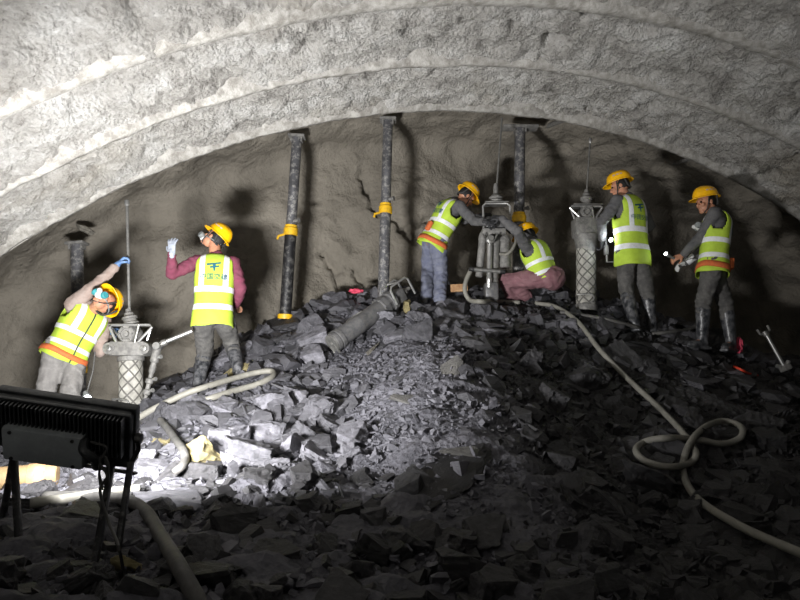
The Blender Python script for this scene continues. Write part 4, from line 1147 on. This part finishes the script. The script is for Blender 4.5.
fl = MB().lathe([(r*1.05, Lg-.1), (r*1.25, Lg-.09), (r*1.25, Lg-.02), (r*1.1, Lg-.01), (r*1.1, Lg+.03), (r*1.3, Lg+.04), (r*1.3, Lg+.09), (r*.9, Lg+.1)], A, ax, 8).build('head_flange', 'gunmetal', dl)
bolts(fl, [q(math.cos(a)*r*1.15, math.sin(a)*r*1.15, Lg-.095) for a in np.linspace(0, 2*PI, 7)[:-1]], -ax, .012)
MB().box(q(0, .0, Lg+.17), (.16, .15, .17), DB, .02).build('motor_block', 'gunmetal', dl)
for sx in (-.1, .1):
    MB().tube([q(sx-.02, -.04, Lg+.05), q(sx-.02, .13, Lg+.06), q(sx-.02, .16, Lg+.09), q(sx-.02, .16, Lg+.31), q(sx-.02, .13, Lg+.34), q(sx-.02, -.06, Lg+.34)], .013, 10).build('wire_handle', 'bright_steel', dl)
MB().tube([q(-.12, .16, Lg+.2), q(.08, .16, Lg+.2)], .011, 8).build('cross_rung', 'bright_steel', dl)
MB().lathe([(.05, 0), (.05, .05), (.03, .07), (.02, .14)], q(0, 0, Lg+.25), ax, 16).build('chuck', 'steel_dusty', dl)
sx = -1 if (DB.col[0]).x > 0 else 1
MB().tube(smooth_path([q(r*sx*.9, .02, Lg*.42), q(r*sx*1.9, .05, Lg*.45), q(r*sx*2.3, .05, Lg*.62), q(r*sx*1.8, .05, Lg*.74), q(r*sx*.9, .03, Lg*.74)], 7), .013, 8).build('side_hoop', 'steel', dl)
MB().tube(smooth_path([q(r*sx*.8, .06, .12), q(r*sx*1.5, .07, .06), q(r*sx*1.7, .06, .16), q(r*sx*1.0, .05, .22)], 7), .012, 8).build('base_hoop', 'steel', dl)

# ------------------------------------------------------------------ telescopic props holding the crown
def prop(label, top, bot, Y, ru, rl, collar, Yb=None, plate=.24, foot=False, tilt=0., dusty='prop_steel', grp=None):
    t = at(*top, Y); b = at(*bot, Yb or Y); ax = (t-b); Lg = ax.length; u = ax/Lg
    root = thing('roof_prop', label, 'prop', b, grp)
    f = collar
    lo = MB().lathe([(rl*1.15, 0), (rl*1.15, .03), (rl, .04), (rl, Lg*f-.02)], b, u, 20).build('lower_tube', 'black_steel' if foot else dusty, root)
    MB().lathe([(ru, Lg*f-.03), (ru, Lg*.72), (ru*1.04, Lg*.725), (ru, Lg*.73), (ru, Lg)], b, u, 20).build('upper_tube', dusty, root)
    co = MB().lathe([(rl*1.0, Lg*f-.07), (rl*1.22, Lg*f-.065), (rl*1.22, Lg*f+.015), (rl*1.05, Lg*f+.03), (rl*1.05, Lg*f+.055), (ru, Lg*f+.06)], b, u, 20).build('collar', 'yellow_paint', root)
    MB().tube([b+u*(Lg*f-.06)+V((-rl, -.03, 0)), b+u*(Lg*f-.09)+V((-rl*1.9, -.06, 0)), b+u*(Lg*f-.13)+V((-rl*2.0, -.06, 0))], .014, 8).build('wedge_handle', 'yellow_paint', co)
    MB().lathe([(.02, 0), (.02, .05), (.028, .052), (.028, .07)], b+u*(Lg*f+.1)+V((rl*.6, -rl*.5, 0)), V((1, -.6, 0)), 10).build('valve', 'steel_dusty', root)
    if foot: MB().lathe([(rl*1.2, .0), (rl*1.25, .015), (rl*1.25, .055), (rl*1.02, .06)], b, u, 20).build('foot_ring', 'yellow_paint', root)
    R = frame(u, V((0, 1, 0))) @ Matrix.Rotation(tilt, 3, 'Y')
    pm = MB().box(t+u*.015, (plate, .16, .03), R, .005); pm.build('head_plate', 'steel_dusty', root)
    for s_ in (-1, 1): MB().box(t+u*-.02+R@V((ru*1.0*s_, 0, 0)), (.02, .1, .06), R, .004).build('lug', 'steel_dusty', root)
    return root
prop('dusty prop at the far left behind the leaning worker, its foot hidden by the floodlight', (77, 245), (79, 412), 6.5, .066, .072, .26, plate=.2)
prop('leaning dark prop with a yellow collar, standing on the dark block', (297, 138), (285, 319), 6.95, .062, .070, .485, foot=True, plate=.2, Yb=7.05)
prop('upright prop with a yellow collar, behind the head of the lying drill', (388, 121), (383, 303), 7.0, .060, .066, .51, plate=.2)
prop('mottled prop with a wide cross plate, behind the middle drill', (520, 129), (518, 306), 7.15, .066, .072, .49, plate=.44, tilt=-.03)

# ------------------------------------------------------------------ hoses
def hose(label, pts, r, m='hose', name='air_hose', n=8):
    """lay a hose over whatever lies on the ground along its course"""
    if all(isinstance(p, tuple) for p in pts):
        q = smooth_path([V((p[0], p[1], p[2]*100)) for p in pts], n)
        hs = [hit(v.x, v.y) for v in q]; dep = [h.y for h in hs]
        w = 3
        med = [sorted(dep[max(0, i-w):i+w+1])[len(dep[max(0, i-w):i+w+1])//3] for i in range(len(dep))]
        for _ in range(3): med = [sum(med[max(0, i-2):i+3])/len(med[max(0, i-2):i+3]) for i in range(len(med))]
        path = [at(v.x, v.y, d-r*.8-v.z*.004) for v, d in zip(q, med)]
        path = [V((p.x, p.y, max(p.z, H(p.x, p.y)+r*.4))) for p in path]
    else:
        path = smooth_path([hit(p[0], p[1], p[2]) if isinstance(p, tuple) else p for p in pts], n)
    o = MB().tube(path, r, 12).build(name, m, None, angle=None)
    return tag(o, label, 'hose')
G = lambda px, py, l=0.: (px, py, l)
hose('pale hose doubled back in a long loop at the boots of the worker in maroon', [G(128, 425, .03), G(150, 411, .04), G(185, 394, .07), G(215, 384, .07), G(250, 374, .06), G(270, 371, .05), G(273, 376, .04), G(258, 384, .06), G(230, 392, .05), G(206, 400, .05)], .027)
hose('short grey hose bending down past the small yellow stone', [G(160, 420, .05), G(167, 428, .05), G(176, 440, .05), G(184, 452, .05), G(184, 464, .05), G(175, 472, .02)], .026, 'hose_dark')
hose('thick dark hose running from beside the lamp out at the bottom edge', [G(45, 497, .04), G(90, 497, .05), G(128, 501, .05), G(146, 512, .06), G(160, 535, .06), G(178, 565, .05), G(206, 615, .04)], .03, 'hose_dark')
hose('pale hose lying straight behind the lamp stand', [G(30, 503, .05), G(65, 499, .06), G(105, 493, .06), G(140, 489, .05)], .026)
hose('long pale hose coiling on the dark slope at the right', [G(535, 303, .05), G(556, 307, .06), G(578, 322, .06), G(600, 350, .05), G(628, 379, .05), G(655, 404, .05), G(676, 425, .06), G(690, 442, .07), G(696, 455, .07), G(688, 464, .05), G(668, 467, .04), G(645, 461, .04), G(636, 450, .04), G(647, 441, .03), G(672, 438, .03), G(700, 440, .03), G(722, 444, .06), G(740, 438, .08), G(741, 427, .08), G(722, 421, .10), G(700, 431, .12), G(686, 452, .10), G(684, 476, .05), G(700, 501, .04), G(740, 526, .12), G(772, 541, .25), G(815, 559, .3)], .024)
hose('dark hose looping from the cross handle of the middle drill to the ground', [p2(471, 270, -.1), p2(466, 281, -.12), p2(465, 291, -.12), p2(470, 300, -.12), G(482, 304, .03), G(500, 304, .03), G(520, 305, .03)], .026, 'hose')
hose('dark hose on the ground between the two rightmost workers', [G(652, 334, .03), G(672, 332, .03), G(690, 329, .03), G(702, 322, .05)], .022, 'hose_dark')
hose('dark hose lying straight down the ridge at the right', [G(560, 312, .03), G(600, 318, .02), G(640, 328, .02)], .018, 'hose_dark')

# ------------------------------------------------------------------ small things
pp = at(-30, 481, 3.6); pq = at(58, 474, 3.75)
dz = max(H(pp.x, pp.y)-pp.z, H(pq.x, pq.y)-pq.z) + .05
t = thing('cardboard_tube', 'brown tube lying on the ground behind the floodlight at the left edge', 'tube', pq)
MB().lathe([(.062, 0), (.068, .005), (.068, (pp-pq).length)], pq, pp-pq, 24, cap=True).build('tube_wall', 'paper_pipe', t)
MB().lathe([(.072, .06), (.073, .065), (.073, .15), (.072, .155)], pq, pp-pq, 24, cap=False).build('paper_band', 'wood', t)
# bar with a forked end at the far right
Yt = 6.2; a = at(766, 334, Yt); b = at(785, 368, Yt-.05)
t = thing('jack_bar', 'thin steel bar with a forked end leaning at the far right edge', 'bar', b)
MB().tube([a, b], .019, 12).build('bar', 'bright_steel', t)
u = (a-b).normalized(); R = frame(u, V((0, 1, 0)))
for sx in (-1, 1): MB().tube([a, a+R@V((.055*sx, 0, .02)), a+R@V((.06*sx, 0, .075))], .014, 8).build('fork', 'steel', t)
MB().lathe([(.03, 0), (.034, .02), (.03, .05)], a-u*.02, u, 14).build('collar', 'steel', t)
for sx in (-1, 1): MB().tube([b, b+R@V((.07*sx, 0, .05))], .02, 8).build('foot_clamp', 'bright_steel', t)
MB().box(b, (.1, .09, .06), R, .012).build('foot_block', 'steel_dusty', t)
# plank, cloth, cord, tag
o = MB().box(at(459, 288, 6.95), (.2, .05, .09), Matrix.Rotation(-.05, 3, 'Y'), .004).build('plank', 'wood', None); tag(o, 'short tan plank standing between the bending worker and the middle drill', 'plank')
def crumple(name, label, cat, c, sx, sz, m, seed):
    bm = bmesh.new(); bmesh.ops.create_icosphere(bm, subdivisions=3, radius=1.)
    for v in bm.verts: v.co = V((v.co.x*sx, v.co.y*.05, v.co.z*sz))*(1+noise.noise(v.co*2.2+V((seed, 0, 0)))*.5)
    o = MB().frombm(bm, lambda q: c+q).build(name, m, None, angle=30); bm.free(); return tag(o, label, cat)
crumple('rag', 'pink rag stuck by the boot of the rightmost worker', 'rag', at(739, 345, 6.42), .035, .08, 'pink_cloth', 3)
crumple('rag', 'small pink scrap on the rocks left of the upright prop', 'rag', at(356, 291, 7.15), .08, .03, 'pink_cloth', 8)
o = MB().tube(smooth_path([hit(733, 368, .02), hit(740, 371, .02), hit(748, 375, .02), hit(757, 377, .02)], 5), .012, 8).build('cord', 'red_cord', None, angle=None); tag(o, 'short piece of orange-red cord on the rocks below the rightmost worker', 'cord')
# forepoling pipes that stick out under the crown
for k, (a, b, s0, lab) in enumerate((((545, 127), (572, 117), .35, 'steel pipe end jutting from the crown right of the cross plate'),
        ((670, 165), (700, 155), .3, 'steel pipe end jutting under the lining above the two rightmost workers'),
        ((714, 172), (735, 164), .25, 'short steel pipe end under the right edge of the lining'))):
    c = (RC+AX*s0).dot(AX)
    def onp(q, s):
        d = ray(*q); cc = RC+AX*s-V((0, 0, CZ)); return d*(cc.dot(AX)/d.dot(AX))+V((0, 0, CZ))
    A_, B_ = onp(a, s0+.9), onp(b, s0-.1)
    o = MB().lathe([(.022, .004), (.03, 0), (.03, (B_-A_).length)], A_, B_-A_, 14).build('forepole_pipe', 'steel_dusty', None); tag(o, lab, 'pipe')
# wedge of stone packed above the left prop
rock(STONES[3], *at(84, 229, 6.6), .14, Matrix.Rotation(.6, 3, 'Y'), 'beige_stone', 'pale wedge of stone in a hollow above the far left prop', None, (1, .8, .45))
# ------------------------------------------------------------------ little lamps the men carry
def torch(name, label, c, d, rr, ln):
    t = thing(name, label, 'lamp', c); d = V(d).normalized()
    MB().lathe([(rr*.6, -ln), (rr*.7, -ln*.9), (rr*.7, -ln*.4), (rr, -ln*.3), (rr, 0)], c, d, 16).build('case', 'mask_grey', t)
    MB().lathe([(rr*.9, .002), (rr*.85, .008), (.001, .011)], c, d, 16, cap=False).build('lens', 'led_lit', t)
    return t
c1 = at(87, 398, 5.35); t1 = torch('cap_lamp', 'small lit lamp dangling on a cord below the leaning worker', c1, (.5, -.6, -.6), .035, .08)
MB().tube(smooth_path([at(95, 352, 5.42), at(93, 370, 5.38), at(89, 385, 5.36), c1+V((-.02, .03, .04))], 6), .007, 8).build('cord', 'hose_dark', t1)
_b = P5[1][1]; c5 = _b['wr'] + V((.07, -.09, -.02)); torch('cap_lamp', 'bright little lamp at the hands of the worker at the right drill', c5, (-.75, -.45, .1), .026, .07)
_a = P6[1][1]; td6 = V((-.8, -.4, .28)).normalized(); c6 = _a['wr'] + V((-.8, .1, -.3)).normalized()*.10 + td6*.13
t6 = torch('hand_torch', 'slim torch held out by the rightmost worker', c6, td6, .02, .17)
# ------------------------------------------------------------------ light
def light(name, kind, loc, power, col, size=.1, aim=None, **kw):
    d = bpy.data.lights.new(name, kind); d.energy = power; d.color = col
    if kind == 'AREA': d.shape = 'RECTANGLE'; d.size = size[0]; d.size_y = size[1]
    else: d.shadow_soft_size = size
    for k, v in kw.items(): setattr(d, k, v)
    o = bpy.data.objects.new(name, d); COL.objects.link(o); o.location = loc
    if aim is not None: o.rotation_euler = V(aim).to_track_quat('-Z', 'Y').to_euler()
    return o
light('floodlight_beam', 'AREA', LAMP_C + LAMP_F*.06, 262., (1., .99, .985), (.5, .2), LAMP_F, spread=math.radians(154))
light('vault_fill', 'AREA', (.9, -1.3, 1.3), 72., (1., .985, .96), (.5, .2), (.04, .55, .82), spread=math.radians(100))  # added fill behind the camera, lifts the vault; no fixture
light('rear_fill', 'POINT', (-1.6, -1.8, 2.2), 46., (1., .96, .9), .35)  # added unseen fill behind the camera for the dim foreground
w = bpy.data.worlds.new('world'); SC.world = w; w.use_nodes = True
w.node_tree.nodes['Background'].inputs['Color'].default_value = (.5, .55, .6, 1)
w.node_tree.nodes['Background'].inputs['Strength'].default_value = .03
SC.view_settings.view_transform = 'Standard'; SC.view_settings.look = 'None'
SC.view_settings.gamma = 1.0; SC.view_settings.exposure = 0.0; SC.view_settings.use_curve_mapping = False
light('cap_lamp_glow', 'POINT', c5+V((-.05, -.05, .01)), 2.2, (.85, .92, 1.), .02)
light('dangling_lamp_glow', 'POINT', c1+V((.03, -.04, -.04)), .6, (.85, .92, 1.), .02)
light('torch_glow', 'POINT', c6 + td6*.04, .35, (.9, 1., .85), .02)
